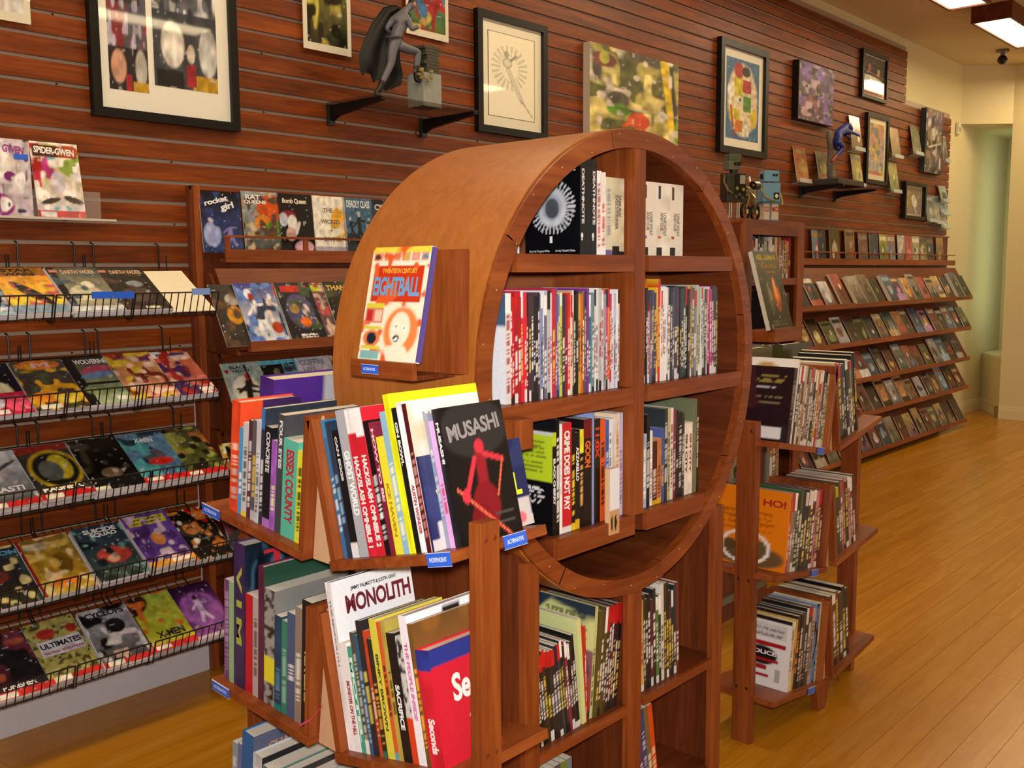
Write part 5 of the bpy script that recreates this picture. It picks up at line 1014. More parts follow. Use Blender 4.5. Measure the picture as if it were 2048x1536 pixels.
# book on a holder in front of the narrow case
bl_, br_ = ony(1541, 660, 2.20), ony(1587, 645, 2.20); tl_ = onx(1504, 502, bl_[0])
uu = tl_-bl_; H = np.linalg.norm(uu); uu /= H
sb = P(('bg', '#12120e'), ('ell', .35, .42, .13, .2, '#4c4434'), ('ell', .35, .45, .07, .08, '#8c8468'), ('ell', .62, .45, .13, .22, '#b84c14'), ('ell', .6, .5, .06, .14, '#e89038'), ('ell', .68, .6, .05, .07, '#3c4878'), ('tone', .4, 14, 10), ('words', .2, .03, .85, .12, 3, '#5c5434'), nx=40, ny=60)
comic(frame_M(bl_, TA, np.cross(uu, TA), uu), max(.19, br_[0]-bl_[0]), H, .022, sb, 'large black book with yellow title and orange face, before the narrow bookcase', 'book', None, [('NEIL GAIMAN', .1, .885, .8, .07, '#c8b840'), ('THE SANDMAN', .14, .775, .72, .07, '#a88838'), ('Endless Nights', .35, .71, .45, .04, '#a88838')], '#d8d4c8', name='book')
hd = empty('book_holder'); tag(hd, 'wooden holder ledge carrying the large black book', 'ledge')
bx('ledge_board', (bl_[0]+.01, 2.19, bl_[2]-.06), (br_[0]+.05, cy-.003, bl_[2]-.012), CW('x'), hd, .001)
bx('ledge_lip', (bl_[0]+.01, 2.18, bl_[2]-.06), (br_[0]+.05, 2.19, bl_[2]+.006), CW('x'), hd, .001)
# dark glass-door cabinet side seen between the round bookcase and the right tower
gc = empty('low_cabinet'); tag(gc, 'low dark cabinet with grey-edged panels seen in the gap beside the round bookcase', 'cabinet')
gx0, gx1, gy = 3.25, 4.15, 2.12
bx('frame', (gx0, gy+.02, 0), (gx1, gy+.3, 1.02), CD('z'), gc)
for z0_, z1_ in ((.12, .48), (.56, .98)):
    bx('panel', (gx0+.06, gy+.012, z0_), (gx1-.06, gy+.02, z1_), CD('z'), gc)
    m = MB(); 
    for a, b in (((gx0+.04, gy, z0_), (gx0+.07, gy+.018, z1_)), ((gx1-.07, gy, z0_), (gx1-.04, gy+.018, z1_)), ((gx0+.04, gy, z0_-.03), (gx1-.04, gy+.018, z0_))): m.box(a, b)
    m.build('grey_edge', plain('grey_edge', '#6c6c62', .5), gc)
comic(frame_M((3.60, gy-.03, .60), TA, DY, UZ), .15, .24, .004, P(('grad', '#302838', '#c8c8a8'), ('blot', '#181818', 5, 3, .5)), 'pale and black comic standing against the low cabinet in the gap', group=None)
# ---------------- robots
GM = plain('gunmetal', '#5a5c54', .35, .6); DM = plain('dark_metal', '#22231f', .3, .5); CHR = plain('chrome', '#c8c4b0', .15, 1.0); RB = plain('robot_blue', '#6fa4c4', .35, .2); RBD = plain('robot_blue_dark', '#3f6e88', .4, .2)
def rot_z(o, a): o.rotation_euler[2] = a
r = empty('black_robot', (4.40, 2.50, cz)); tag(r, 'tall black and chrome robot sculpture on the narrow bookcase', 'sculpture'); rot_z(r, -.5)
bx('foot_plate', (-.05, -.045, 0), (.055, .05, .006), GM, r)
for xx in (-.03, -.018, .015, .027):
    m = MB(); m.tube([(xx, -.01, .006), (xx, -.01, .085)], .0035, 8); m.build('leg', CHR, r)
bx('body', (-.055, -.035, .085), (.05, .035, .225), plain('robot_body', '#3b3d34', .35, .4), r, .003)
bx('chest_panel', (-.012, -.040, .105), (.047, -.0355, .218), DM, r)
bx('glowing_plate', (.012, -.0425, .172), (.042, -.040, .214), plain('shiny_plate', '#c8d8e8', .08, .8), r)
m = MB(); m.tube([(0, 0, .225), (0, 0, .24)], .02, 10); m.build('neck', DM, r)
bx('head', (-.042, -.03, .24), (.022, .03, .285), plain('robot_grey', '#6c6e62', .4, .3), r, .003)
bx('hat', (-.036, -.024, .285), (.03, .03, .318), plain('robot_grey2', '#56604f', .4, .3), r, .003)
for xx in (-.008, .012):
    m = MB(); m.tube([(xx, -.03, .27), (xx, -.042, .27)], .009, 10); m.build('eye', DM, r)
    m = MB(); m.ball((xx, -.042, .27), .004, 6, 4); m.build('pupil', CHR, r)
m = MB(); m.tube([(-.056, -.01, .215), (-.066, -.025, .18), (-.055, -.04, .14), (-.035, -.05, .125)], .006, 8); m.build('arm', CHR, r)
m = MB(); m.tube([(.045, -.02, .16), (.06, -.045, .15), (.07, -.06, .12), (.085, -.06, .105)], .006, 8); m.build('arm', CHR, r)
for xx, zz in ((-.005, .15), (.03, .145), (.01, .12), (.025, .105), (-.01, .11)):
    m = MB(); m.tube([(xx, -.04, zz), (xx, -.046, zz)], .009, 10); m.build('dial', CHR if zz > .14 else GM, r)
r = empty('motorcycle_sculpture', (4.57, 2.50, cz)); tag(r, 'dark metal wheeled sculpture with a gas-tank body between the two robots', 'sculpture')
for xx in (-.045, .055):
    m = MB(); pts = [(xx+.04*math.cos(a*math.pi/8), 0, .045+.04*math.sin(a*math.pi/8)) for a in range(17)]; m.tube(pts, .008, 8); m.build('wheel', DM, r)
    m = MB(); m.tube([(xx, -.012, .045), (xx, .012, .045)], .012, 10); m.build('hub', CHR, r)
m = MB(); m.tube([(-.045, 0, .05), (-.02, 0, .12), (.0, 0, .17)], [.006, .014, .01], 8); m.build('fork', CHR, r)
m = MB(); m.tube([(-.03, 0, .15), (.0, 0, .15), (.03, 0, .1), (.055, 0, .05)], [.012, .03, .02, .008], 10); m.build('body', plain('old_brass', '#8a8458', .35, .5), r, smooth=True)
m = MB(); m.tube([(-.02, -.03, .175), (.03, .02, .20), (.06, .04, .225)], .005, 8); m.build('handlebar', CHR, r)
m = MB(); m.tube([(-.01, -.02, .175), (.04, -.02, .178)], .022, 10); m.build('lamp', DM, r)
r = empty('blue_robot', (4.77, 2.50, cz)); tag(r, 'light blue box-bodied robot sculpture standing on legs printed with comics lettering', 'sculpture'); rot_z(r, -.62)
bx('base', (-.045, -.035, 0), (.045, .035, .012), RB, r)
for x0_, x1_, s in ((-.04, -.008, 'CO'), (.004, .042, 'MICS')):
    L_ = bx('leg', (x0_, -.028, .012), (x1_, .028, .095), plain('tin_print', '#d8ccb8', .4), r)
    letter(s, Mcols((1, 0, 0), (0, 0, 1), (0, -1, 0), (x0_+.002, -.0288, .052)), x1_-x0_-.004, .026, '#b02828', L_)
bx('hip', (-.052, -.042, .095), (.05, .042, .105), RBD, r)
bx('body', (-.048, -.038, .105), (.046, .038, .2), RB, r, .002)
bx('chest_screen', (.008, -.0415, .115), (.038, -.0385, .15), DM, r); m = MB(); m.ball((.023, -.042, .132), .009, 10, 6, sc=(1, .2, 1.2)); m.build('dial', plain('cream_dial', '#e0dcc0', .4), r)
m = MB(); m.tube([(0, 0, .2), (0, 0, .207)], .025, 12); m.build('neck', plain('red_ring', '#802020', .4), r)
bx('head', (-.04, -.034, .207), (.04, .034, .262), RB, r, .002)
m = MB(); m.tube([(-.0405, 0, .235), (-.047, 0, .235)], .014, 12); m.build('side_lens', DM, r)
for xx in (.008, .024):
    m = MB(); m.tube([(xx, -.034, .24), (xx, -.038, .24)], .0065, 10); m.build('eye', DM, r)
m = MB(); m.tube([(-.05, -.01, .19), (-.056, -.03, .16), (-.045, -.046, .13), (-.015, -.052, .112), (.01, -.05, .11)], .005, 8); m.build('arm', plain('brass_wire', '#b8a858', .3, .6), r)
m = MB(); m.tube([(.046, -.01, .17), (.06, -.02, .13), (.062, -.03, .1), (.055, -.035, .085)], .005, 8); m.build('arm', plain('brass_wire', '#b8a858', .3, .6), r)
# ================================================================== FRAMES, POSTERS AND CANVASES ON THE SLATWALL
BLK = plain('black_frame', '#0b0a09', .4, spec=.3)
def rect_on_wall(tl, tr, bl, y):
    a = ony(*tl, y); b = ony(*tr, y); c = ony(*bl, y)
    return a[0], b[0], c[2], a[2]
def frame(x0, x1, z0, z1, label, border=.035, depth=.03, matb=.05, mat='#e6e2d4', arts=(), col=None):
    """arts: list of (u0,v0,u1,v1,image) inside the frame's opening"""
    col = col or BLK; r = empty('picture_frame', (x0, WY-.004, z0)); tag(r, label, 'framed picture'); w, h = x1-x0, z1-z0; b = border
    for lo, hi in (((0, -depth, 0), (w, 0, b)), ((0, -depth, h-b), (w, 0, h)), ((0, -depth, b), (b, 0, h-b)), ((w-b, -depth, b), (w, 0, h-b))): bx('frame_bar', lo, hi, col, r)
    bx('mat_board', (b, -.012, b), (w-b, -.004, h-b), plain('mat_board', mat, .7, noise=.01), r)
    iw, ih = w-2*b, h-2*b
    for ka, (u0_, v0_, u1_, v1_, img) in enumerate(arts):
        m = MB(); m.grid((b+u0_*iw, -.0126-.0006*ka, b+v0_*ih), ((u1_-u0_)*iw, 0, 0), (0, 0, (v1_-v0_)*ih), img); m.build('artwork', printed(.5, 'art_paper'), r)
    m = MB(); m.quad((b, -depth*.6, b), (w-b, -depth*.6, b), (w-b, -depth*.6, h-b), (b, -depth*.6, h-b)); m.build('glass', GLASS, r)
    return r
GLASS = bpy.data.materials.new('picture_glass'); GLASS.use_nodes = True
nt = GLASS.node_tree; nt.nodes.clear(); o_ = nt.nodes.new('ShaderNodeOutputMaterial'); ms = nt.nodes.new('ShaderNodeMixShader'); tr_ = nt.nodes.new('ShaderNodeBsdfTransparent'); gl = nt.nodes.new('ShaderNodeBsdfGlossy'); gl.inputs['Roughness'].default_value = .03
lw = nt.nodes.new('ShaderNodeLayerWeight'); pw = nt.nodes.new('ShaderNodeMath'); pw.operation = 'POWER'; pw.inputs[1].default_value = 4.0; nt.links.new(lw.outputs['Facing'], pw.inputs[0]); lw.inputs['Blend'].default_value = .5
fr_ = nt.nodes.new('ShaderNodeMath'); fr_.operation = 'MULTIPLY_ADD'; fr_.inputs[1].default_value = .7; fr_.inputs[2].default_value = .04; nt.links.new(pw.outputs[0], fr_.inputs[0])
nt.links.new(fr_.outputs[0], ms.inputs[0]); nt.links.new(tr_.outputs[0], ms.inputs[1]); nt.links.new(gl.outputs[0], ms.inputs[2]); nt.links.new(ms.outputs[0], o_.inputs[0])
YF = WY-.034
# big frame at the top left
x0, x1, z0, _ = rect_on_wall((190, 240), (482, 262), (190, 240), YF)
z0 = (ony(190, 235, YF)[2]+ony(484, 259, YF)[2])/2
def panel(seed): return P(('bg', '#585c64'), ('rect', 0, .58, 1, 1, '#70747c'), ('blot', '#c8c8c8', 14, 12, .55), ('blot', '#30343c', 16, 12, .6), ('rect', 0, 0, 1, .42, '#383c44'), ('rect', .12, .72, .6, .97, '#5a4c48'), ('ell', .34, .86, .08, .07, '#c8a890'), ('ell', .62, .84, .07, .06, '#c8b0a0'), ('ell', .3, .24, .17, .12, '#d8d4c8'), ('rect', .05, 0, .45, .1, '#181818'), ('ell', .86, .22, .14, .13, '#b8b8b4'), ('rect', .6, 0, 1, .08, '#b89020'), ('ell', .58, .2, .06, .05, '#c0b8a8'), ('rect', .5, .02, .66, .14, '#982430'), ('tone', .3, 20, 16), seed=seed, nx=60, ny=90)
def panel2(seed): return P(('bg', '#50505c'), ('rect', 0, .66, 1, 1, '#a08878'), ('blot', '#802830', 9, 8, .6), ('ell', .5, .8, .12, .09, '#90b030'), ('rect', 0, .6, 1, .665, '#e6e2d4'), ('rect', .1, .44, .86, .58, '#38342c'), ('ell', .2, .55, .13, .035, '#e0e0e0'), ('ell', .68, .54, .14, .035, '#d8d8d8'), ('blot', '#b0a8b8', 16, 12, .6), ('rect', 0, 0, 1, .22, '#201c20'), ('ell', .25, .12, .18, .08, '#c09078'), ('ell', .82, .12, .14, .09, '#b8b0a8'), ('rect', .6, 0, 1, .05, '#b89020'), ('rect', .42, 0, .58, .08, '#982430'), seed=seed, nx=40, ny=90)
frame(x0, x1, z0, z0+.82, 'large black-framed picture with a white mat holding two comic pages, top left', .032, .03, arts=[(.07, .09, .355, .99, panel2(2)), (.40, .135, .90, .99, panel(3))])
# sketch frame
x0, _, _, zt = rect_on_wall((966, 22), (1099, 52), (958, 270), YF); x1 = ony(1096, 160, YF)[0]; z0 = ony(1030, 272, YF)[2]
x0 = ony(957, 150, YF)[0]; zt = ony(1027, 34, YF)[2]
sk = paint(50, 80, [('bg', '#f2ecd4'), ('rays', .45, .6, .2, .4, 22, '#cfcab4'), ('ell', .45, .6, .17, .14, '#f2ecd4'), ('ell', .4, .66, .1, .06, '#b8b4a0'), ('ell', .4, .66, .07, .04, '#e0dcc8'), ('line', .42, .58, .72, .22, .045, '#8c887c'), ('line', .42, .58, .72, .22, .03, '#e0dcc8'), ('line', .7, .24, .95, .05, .012, '#888478'), ('ell', .38, .76, .05, .04, '#a8a494'), ('line', .48, .7, .6, .76, .03, '#98948a')], 2)
frame(x0, x1, z0, zt, 'black-framed pencil sketch of a diving figure on white paper', .035, .03, mat='#e6e0cc', arts=[(.11, .1, .885, .9, paint(4, 4, [('bg', '#1c1c1a')])), (.12, .105, .875, .895, sk)])
for o in bpy.data.objects:
    pass
# unframed canvas with green, yellow and red shapes (a plain stand-in)
x0, zt, z0, x1 = ony(1181, 100, YF-.02)[0], ony(1182, 82, YF-.02)[2], ony(1182, 262, YF-.02)[2]-.06, ony(1358, 200, YF-.02)[0]
cv = P(('grad', '#b8a858', '#a09850'), ('blot', '#58582c', 6, 5, .5), ('blot', '#d8c880', 9, 8, .62), ('blot', '#504840', 4, 4, .62), ('ell', .15, .86, .12, .07, '#7c3c40'), ('ell', .15, .88, .05, .06, '#a8a83c'), ('line', .98, .0, .82, .98, .06, '#d8b820'), ('line', 1, .1, .9, 1, .03, '#3c3444'), ('line', .95, 0, 1.02, .4, .05, '#78a010'), ('ell', .3, .38, .12, .06, '#5a8c20'), ('ell', .53, .3, .12, .08, '#c84c1c'), ('line', .56, .3, .6, .12, .03, '#c8401c'), ('line', .45, .3, .36, .22, .03, '#c8501c'), ('blot', '#c8c0b0', 12, 10, .76), ('tone', .3, 16, 14), seed=12, nx=80, ny=80)
r = empty('canvas_print', (x0, WY-.004, z0)); tag(r, 'unframed square canvas with yellow, green and red shapes above the round bookcase', 'canvas')
bx('stretcher', (0, -.045, 0), (x1-x0, 0, zt-z0), plain('canvas_edge', '#b8ac9c', .7), r)
m = MB(); m.grid((.001, -.0455, 0), (x1-x0-.002, 0, 0), (0, 0, zt-z0), cv); m.build('printed_face', printed(.5, 'art_paper'), r)
# colourful puzzle picture
x0, x1, z0, zt = ony(1441, 180, YF)[0], ony(1536, 200, YF)[0], ony(1488, 311, YF)[2], ony(1488, 87, YF)[2]
pz = P(('bg', '#3c6890'), ('ell', .5, .5, .42, .42, '#d8c8a8'), ('rect', .25, .55, .5, .78, '#c8b828'), ('ell', .38, .86, .14, .09, '#a83038'), ('rect', .5, .6, .75, .76, '#a82c34'), ('rect', .52, .36, .75, .56, '#508c2c'), ('rect', .1, .24, .42, .38, '#c8b828'), ('rect', .28, .1, .5, .24, '#c87018'), ('rect', .5, .05, .7, .2, '#d8d4c8'), ('ell', .42, .5, .09, .04, '#e0e0d8'), ('ell', .42, .5, .03, .02, '#1c1c1c'), ('ell', .85, .3, .1, .12, '#c8b030'), ('ell', .6, .86, .12, .06, '#282828'), ('line', .15, .4, .25, .05, .03, '#a02820'), ('ell', .15, .6, .1, .09, '#e0dcd0'), ('tone', .2, 12, 10), seed=4, nx=60, ny=90)
frame(x0, x1, z0, zt, 'black-framed picture of coloured blocks in a white mat above the robots', .045, .035, arts=[(.1, .09, .9, .91, pz)])
# purple canvas
x0, x1, z0, zt = ony(1592, 180, YF)[0], ony(1662, 200, YF)[0], ony(1627, 246, YF)[2], ony(1627, 130, YF)[2]
pp = P(('grad', '#583c48', '#604c70'), ('blot', '#74589a', 6, 5, .5), ('ell', .35, .28, .2, .2, '#7c4c50', -35), ('blot', '#a89098', 10, 9, .7), ('rect', .45, .4, .5, .65, '#b88830'), ('blot', '#3c2834', 12, 10, .66), seed=6, nx=50, ny=60)
r = empty('canvas_print', (x0, WY-.004, z0)); tag(r, 'purple and plum painting on a black-edged canvas', 'canvas')
bx('stretcher', (0, -.05, 0), (x1-x0, 0, zt-z0), BLK, r)
m = MB(); m.grid((.012, -.0505, .004), (x1-x0-.014, 0, 0), (0, 0, zt-z0-.008), pp); m.build('printed_face', printed(.5, 'art_paper'), r)
# ring photograph
x0, x1, z0, zt = ony(1726, 150, YF)[0], ony(1777, 160, YF)[0], ony(1752, 201, YF)[2], ony(1752, 105, YF)[2]
frame(x0, x1, z0, zt, 'small dark-framed photograph with a white streak and red floor, highest on the far wall', .03, .03, arts=[(0, .04, 1, .98, P(('bg', '#241c1c'), ('rect', 0, 0, 1, .3, '#a04030'), ('ell', .3, .4, .5, .09, '#e8dcc8'), ('line', 0, .62, 1, .5, .02, '#b05030'), ('ell', .3, .7, .06, .1, '#c07040'), ('ell', .7, .62, .06, .1, '#b8904c'), seed=2))])
x0, x1, z0, zt = ony(1735, 290, YF)[0], ony(1778, 300, YF)[0], ony(1755, 369, YF)[2], ony(1757, 229, YF)[2]
frame(x0, x1, z0, zt, 'tall narrow black-framed poster in orange and blue, far wall', .035, .03, mat='#d8ceac', arts=[(.1, .09, .9, .92, P(('grad', '#98a0a8', '#b86838'), ('blot', '#b8a048', 6, 4, .5), ('blot', '#586878', 9, 6, .62), ('ell', .5, .8, .1, .08, '#484c38'), ('rect', .1, .0, .9, .06, '#b05c50'), ('tone', .3, 14, 10), seed=8))])
x0, x1, z0, zt = ony(1846, 290, YF)[0], ony(1881, 290, YF)[0], ony(1865, 348, YF)[2], ony(1861, 219, YF)[2]
r = empty('canvas_print', (x0, WY-.004, z0)); tag(r, 'tall dark canvas with purple top and brown machine shapes near the end of the wall', 'canvas')
bx('stretcher', (0, -.05, 0), (x1-x0, 0, zt-z0), plain('dark_edge', '#20282c', .5), r)
m = MB(); m.grid((.004, -.0505, .004), (x1-x0-.008, 0, 0), (0, 0, zt-z0-.008), P(('grad', '#58504c', '#58485c'), ('rect', .1, .82, .95, .98, '#705878'), ('blot', '#302c30', 6, 5, .5), ('blot', '#887058', 7, 6, .58), ('blot', '#b0b0a8', 9, 8, .7), ('line', .2, .4, .9, .5, .03, '#c0b8a8'), seed=9)); m.build('printed_face', printed(.5, 'art_paper'), r)
x0, x1, z0, zt = ony(1808, 400, YF)[0], ony(1850, 400, YF)[0], ony(1830, 439, YF)[2], ony(1828, 365, YF)[2]
frame(x0, x1, z0, zt, 'black-framed picture of a pale bird shape on mauve, above the far display', .03, .045, mat='#b8ac88', arts=[(.04, .07, .96, .95, P(('grad', '#806c74', '#807060'), ('ell', .15, .55, .2, .4, '#a08448'), ('ell', .58, .5, .14, .22, '#d8d4c0', 10), ('line', .6, .3, .75, .05, .03, '#c8c8a8'), seed=3))])
# bagged posters at the top
def bagged(x0, x1, z0, z1, img, label):
    r = empty('bagged_poster', (x0, WY-.012, z0)); tag(r, label, 'poster')
    m = MB(); w, h = x1-x0, z1-z0
    m.grid((.02, -.0062, .03), (w-.04, 0, 0), (0, 0, h-.05), img); m.build('print', printed(.12, 'bagged_print'), r)
    bx('backing_board', (0, -.006, 0), (w, -.002, h), plain('backing_board', '#d8d2bc', .35), r)
    m = MB(); ny, nx = 12, 10; rg_ = random.Random(int(x0*100))
    vv = [(w*i/nx, -.010-.004*rg_.random(), h*j/ny) for j in range(ny+1) for i in range(nx+1)]
    m.v = vv; m.c = [(1, 1, 1)]*len(vv)
    m.f = [(j*(nx+1)+i, j*(nx+1)+i+1, (j+1)*(nx+1)+i+1, (j+1)*(nx+1)+i) for j in range(ny) for i in range(nx)]
    m.build('plastic_sleeve', GLASS, r, smooth=True); return r
bagged(ony(606, 60, WY-.015)[0], ony(701, 60, WY-.015)[0], ony(655, 105, WY-.015)[2], ony(655, 105, WY-.015)[2]+.5, P(('grad', '#34342c', '#8a8438'), ('blot', '#b8ac50', 6, 5, .6), ('blot', '#28281c', 7, 6, .56), ('ell', .45, .55, .2, .1, '#483830'), ('ell', .55, .6, .06, .03, '#d0a020'), seed=3), 'gold and dark poster in a wrinkled clear sleeve, left of the caped statue')
bagged(ony(812, 40, WY-.015)[0], ony(896, 50, WY-.015)[0], ony(855, 76, WY-.015)[2], ony(855, 76, WY-.015)[2]+.45, P(('grad', '#4c6c30', '#5888a0'), ('blot', '#c8b060', 6, 5, .55), ('blot', '#a03838', 7, 6, .62), ('blot', '#487cb0', 5, 5, .6), seed=5), 'green and blue poster in a shiny clear sleeve behind the caped statue')
bagged(ony(-60, 40, WY-.015)[0], ony(61, 40, WY-.015)[0], ony(40, 46, WY-.015)[2], ony(40, 46, WY-.015)[2]+.4, P(('bg', '#d8d4cc'), ('words', .05, .1, .8, .3, 3, '#c87858'), ('rect', 0, .3, 1, .34, '#8878b0'), seed=6), 'white poster with orange and violet print in the top left corner')
# comics in clear wall brackets on the far wall
wc = [((1585, 290), (1595, 362), (1620, 363), ['#c87820', '#c89028', '#a89030', '#b04818', '#4868a0'], 'orange and yellow'), ((1633, 301), (1640, 362), (1662, 363), ['#a89850', '#706838', '#b06830', '#385048', '#c8c0a0'], 'cream-edged'), ((1702, 230), (1706, 298), (1730, 300), ['#b87838', '#6c4828', '#c8b090', '#403028', '#e8e0c8'], 'brown and white'), ((1701, 306), (1709, 370), (1728, 374), ['#b8a028', '#807c50', '#c0b038', '#5878a0', '#d8d0a0'], 'yellow and grey'),
      ((1778, 253), (1786, 313), (1803, 316), ['#a89868', '#787048', '#b07848', '#80885c', '#d0c8a0'], 'khaki upper'), ((1777, 324), (1783, 383), (1800, 382), ['#a8a030', '#688048', '#c0b038', '#5880a0', '#d8d090'], 'lime and blue'), ((1823, 250), (1828, 307), (1844, 309), ['#687050', '#586040', '#80845c', '#707850', '#a0a078'], 'moss green'), ((1882, 270), (1888, 322), (1898, 322), ['#706850', '#586c78', '#a08848', '#a0a8a0', '#c8c8b0'], 'grey and gold'),
      ((1850, 388), (1856, 442), (1871, 444), ['#688088', '#788c8c', '#48607c', '#a0a8a0', '#c0c8c0'], 'blue-grey'), ((1864, 390), (1871, 446), (1885, 448), ['#888878', '#98a098', '#587088', '#b0a880', '#c8c8b8'], 'pale grey-green'), ((1880, 370), (1884, 402), (1899, 402), ['#989878', '#a8a480', '#403c34', '#b0b0a0', '#c8c8b0'], 'cream with two dark figures'), ((1880, 403), (1884, 428), (1898, 428), ['#a0a8a0', '#90a0a8', '#5878a8', '#b8b8a8', '#d0d0c0'], 'white and blue'), ((1877, 428), (1884, 455), (1898, 455), ['#a8a078', '#b0b098', '#b89858', '#c8c8b8', '#d8d8c8'], 'beige')]
for k, (tl, bl, br, p, nm) in enumerate(wc):
    B = ony(*bl, WY-.06); E_ = ony(*br, WY-.06); T = ony(*tl, WY-.015); h = max(.14, T[2]-B[2]); u = np.array([0, .045, h]); u /= np.linalg.norm(u)
    wv = min(.2, max(.13, E_[0]-B[0]))
    c = comic(frame_M(B, TA, np.cross(u, TA), u), wv, h, .004, plainart(p, 300+k), '%s comic held by a clear bracket on the far slatwall' % nm, group='bracket-held comics on the far wall', bag=True)
    m = MB(); m.box((0, -.018, -.012), (wv, .05, -.008)); m.box((0, -.022, -.012), (wv, -.018, .02)); m.build('clear_bracket', plain('acrylic', '#c8d4d4', .08, alpha=.45), c)
# acrylic shelf with two comics at the left
zs_ = ony(100, 438, 3.40)[2]; xa, xb_ = ony(-60, 438, 3.36)[0], ony(231, 438, 3.36)[0]
r = empty('acrylic_shelf'); tag(r, 'clear acrylic shelf on the slatwall holding two comics', 'shelf')
AC = plain('clear_acrylic', '#c8b8a8', .06, alpha=.22)
bx('shelf_plate', (xa, 3.355, zs_-.004), (xb_, WY-.002, zs_), AC, r); bx('front_edge', (xa, 3.352, zs_-.004), (xb_, 3.355, zs_+.004), plain('acrylic_edge', '#c8bcae', .2), r); bx('upstand', (xa, WY-.006, zs_), (xb_-.02, WY-.003, zs_+.10), AC, r)
sg1 = P(('grad', '#d0c8d0', '#c8b848'), ('rect', 0, .55, .2, 1, '#b82c28'), ('rect', .55, .85, 1, 1, '#c05028'), ('ell', .8, .72, .25, .16, '#88a048'), ('ell', .32, .66, .12, .14, '#b83c80'), ('ell', .42, .8, .1, .08, '#68a0a8'), ('rect', 0, .4, .14, .6, '#c83850'), ('blot', '#f0e8e0', 7, 5, .58), ('ell', .3, .22, .2, .035, '#30201c', 15), ('ell', .78, .24, .2, .04, '#30201c', -15), ('ell', .5, .47, .14, .14, '#d0c8d4'), ('ell', .4, .12, .06, .025, '#68b0c0', 30), ('ell', .65, .13, .06, .025, '#68b0c0', -30), ('rect', .04, .8, .96, .96, '#54302c'), ('rect', .55, .8, .96, .96, '#a04828'), ('rect', 0, .97, 1, 1, '#e8e8e0'), ('rect', 0, 0, 1, .085, '#b82028'), ('rect', .05, .015, .38, .075, '#d8d4d0'), seed=3, nx=44, ny=60)
def wallcomic(tl, bl, br, y, img, lb, tx, st=None):
    B = ony(*bl, y); E_ = ony(*br, y); T = onx(*tl, B[0]); u = T-B; h = np.linalg.norm(u); u /= h
    return comic(frame_M(B, TA, np.cross(u, TA), u), E_[0]-B[0], h, .003, img, lb, texts=tx, bag=True, edge='#e8e4dc', sticker=st)
wallcomic((57, 281), (78, 434), (173, 435), 3.372, sg1, 'colourful bagged comic titled Spider-Gwen with number 1 on the clear shelf', [('SPIDER-GWEN', .07, .85, .84, .09, '#f0ece8', -2), ('1', .84, .62, .1, .08, '#f0ece8')])
sg2 = P(('bg', '#c8bcc4'), ('ell', .25, .7, .3, .2, '#ece8e4'), ('ell', .6, .66, .16, .1, '#e0d8d0'), ('ell', .55, .52, .12, .06, '#702868'), ('ell', .3, .15, .3, .14, '#8c2878'), ('blot', '#f0ece8', 6, 5, .62), ('ell', .1, .42, .12, .1, '#58a0a8'), ('blot', '#403c50', 12, 10, .78), seed=5, nx=44, ny=60)
wallcomic((-40, 272), (-28, 432), (68, 434), 3.372, sg2, 'pale mauve bagged comic with a blue tag at the left end of the clear shelf', [('GWEN', .42, .83, .45, .1, '#983888', -5)], (.66, .745))
# ================================================================== STATUES ON GLASS SHELVES
def bracket_shelf(x0, x1, z, yb, yf, label):
    r = empty('glass_shelf'); tag(r, label, 'shelf')
    for x in (x0, x1):
        m = MB(); m.prism([(yb, z-.004), (yf, z-.004), (yf, z-.018), (yb-.06, z-.05), (yb, z-.075)], x-.012, x+.012, 'x'); m.build('bracket', BLK, r, bevel=.001)
        m = MB(); m.box((x-.016, yb-.02, z-.085), (x+.016, yb+.0, z+.0)); m.build('bracket_clip', plain('dark_steel', '#2c302e', .3, .4), r)
    bx('glass_plate', (x0-.03, yf+.01, z-.003), (x1+.03, yb, z+.004), plain('dark_glass', '#4c3428', .05, alpha=.35), r)
    return r
s1 = bracket_shelf(2.639, 3.168, 2.262, WY-.004, 3.075, 'dark glass shelf on black brackets carrying the caped statue')
bracket_shelf(7.02, 7.62, 2.185, WY-.004, 3.08, 'dark glass shelf on black brackets carrying the climbing statue')
def skin(joints, edges, name, mat, parent, sub=2):
    me = bpy.data.meshes.new(name); me.from_pydata([j[0] for j in joints], edges, []); o = bpy.data.objects.new(name, me); COL.objects.link(o)
    s = o.modifiers.new('s', 'SKIN'); u = o.modifiers.new('u', 'SUBSURF'); u.levels = sub; u.render_levels = sub
    for i, j in enumerate(joints):
        r1 = j[1]; rr = r1 if isinstance(r1, tuple) else (r1, r1); me.skin_vertices[0].data[i].radius = rr; me.skin_vertices[0].data[i].use_root = (i == 0)
    dg = bpy.context.evaluated_depsgraph_get(); nm = bpy.data.meshes.new_from_object(o.evaluated_get(dg)); bpy.data.objects.remove(o)
    nm.name = name; nm.polygons.foreach_set('use_smooth', [True]*len(nm.polygons)); nm.materials.clear(); nm.materials.append(mat)
    q = bpy.data.objects.new(name, nm); COL.objects.link(q); q.parent = parent; return q
def J(px, py, dy=0): p = ony(px, py, 3.22+dy); return tuple(p)
st = empty('caped_statue'); tag(st, 'grey suited figure statue with a black cape climbing a broken pillar, on the glass shelf', 'statue')
SG = plain('statue_grey', '#5c5c66', .55); SB = plain('statue_black', '#07070a', .5)
k = 1/467  # metres per pixel here
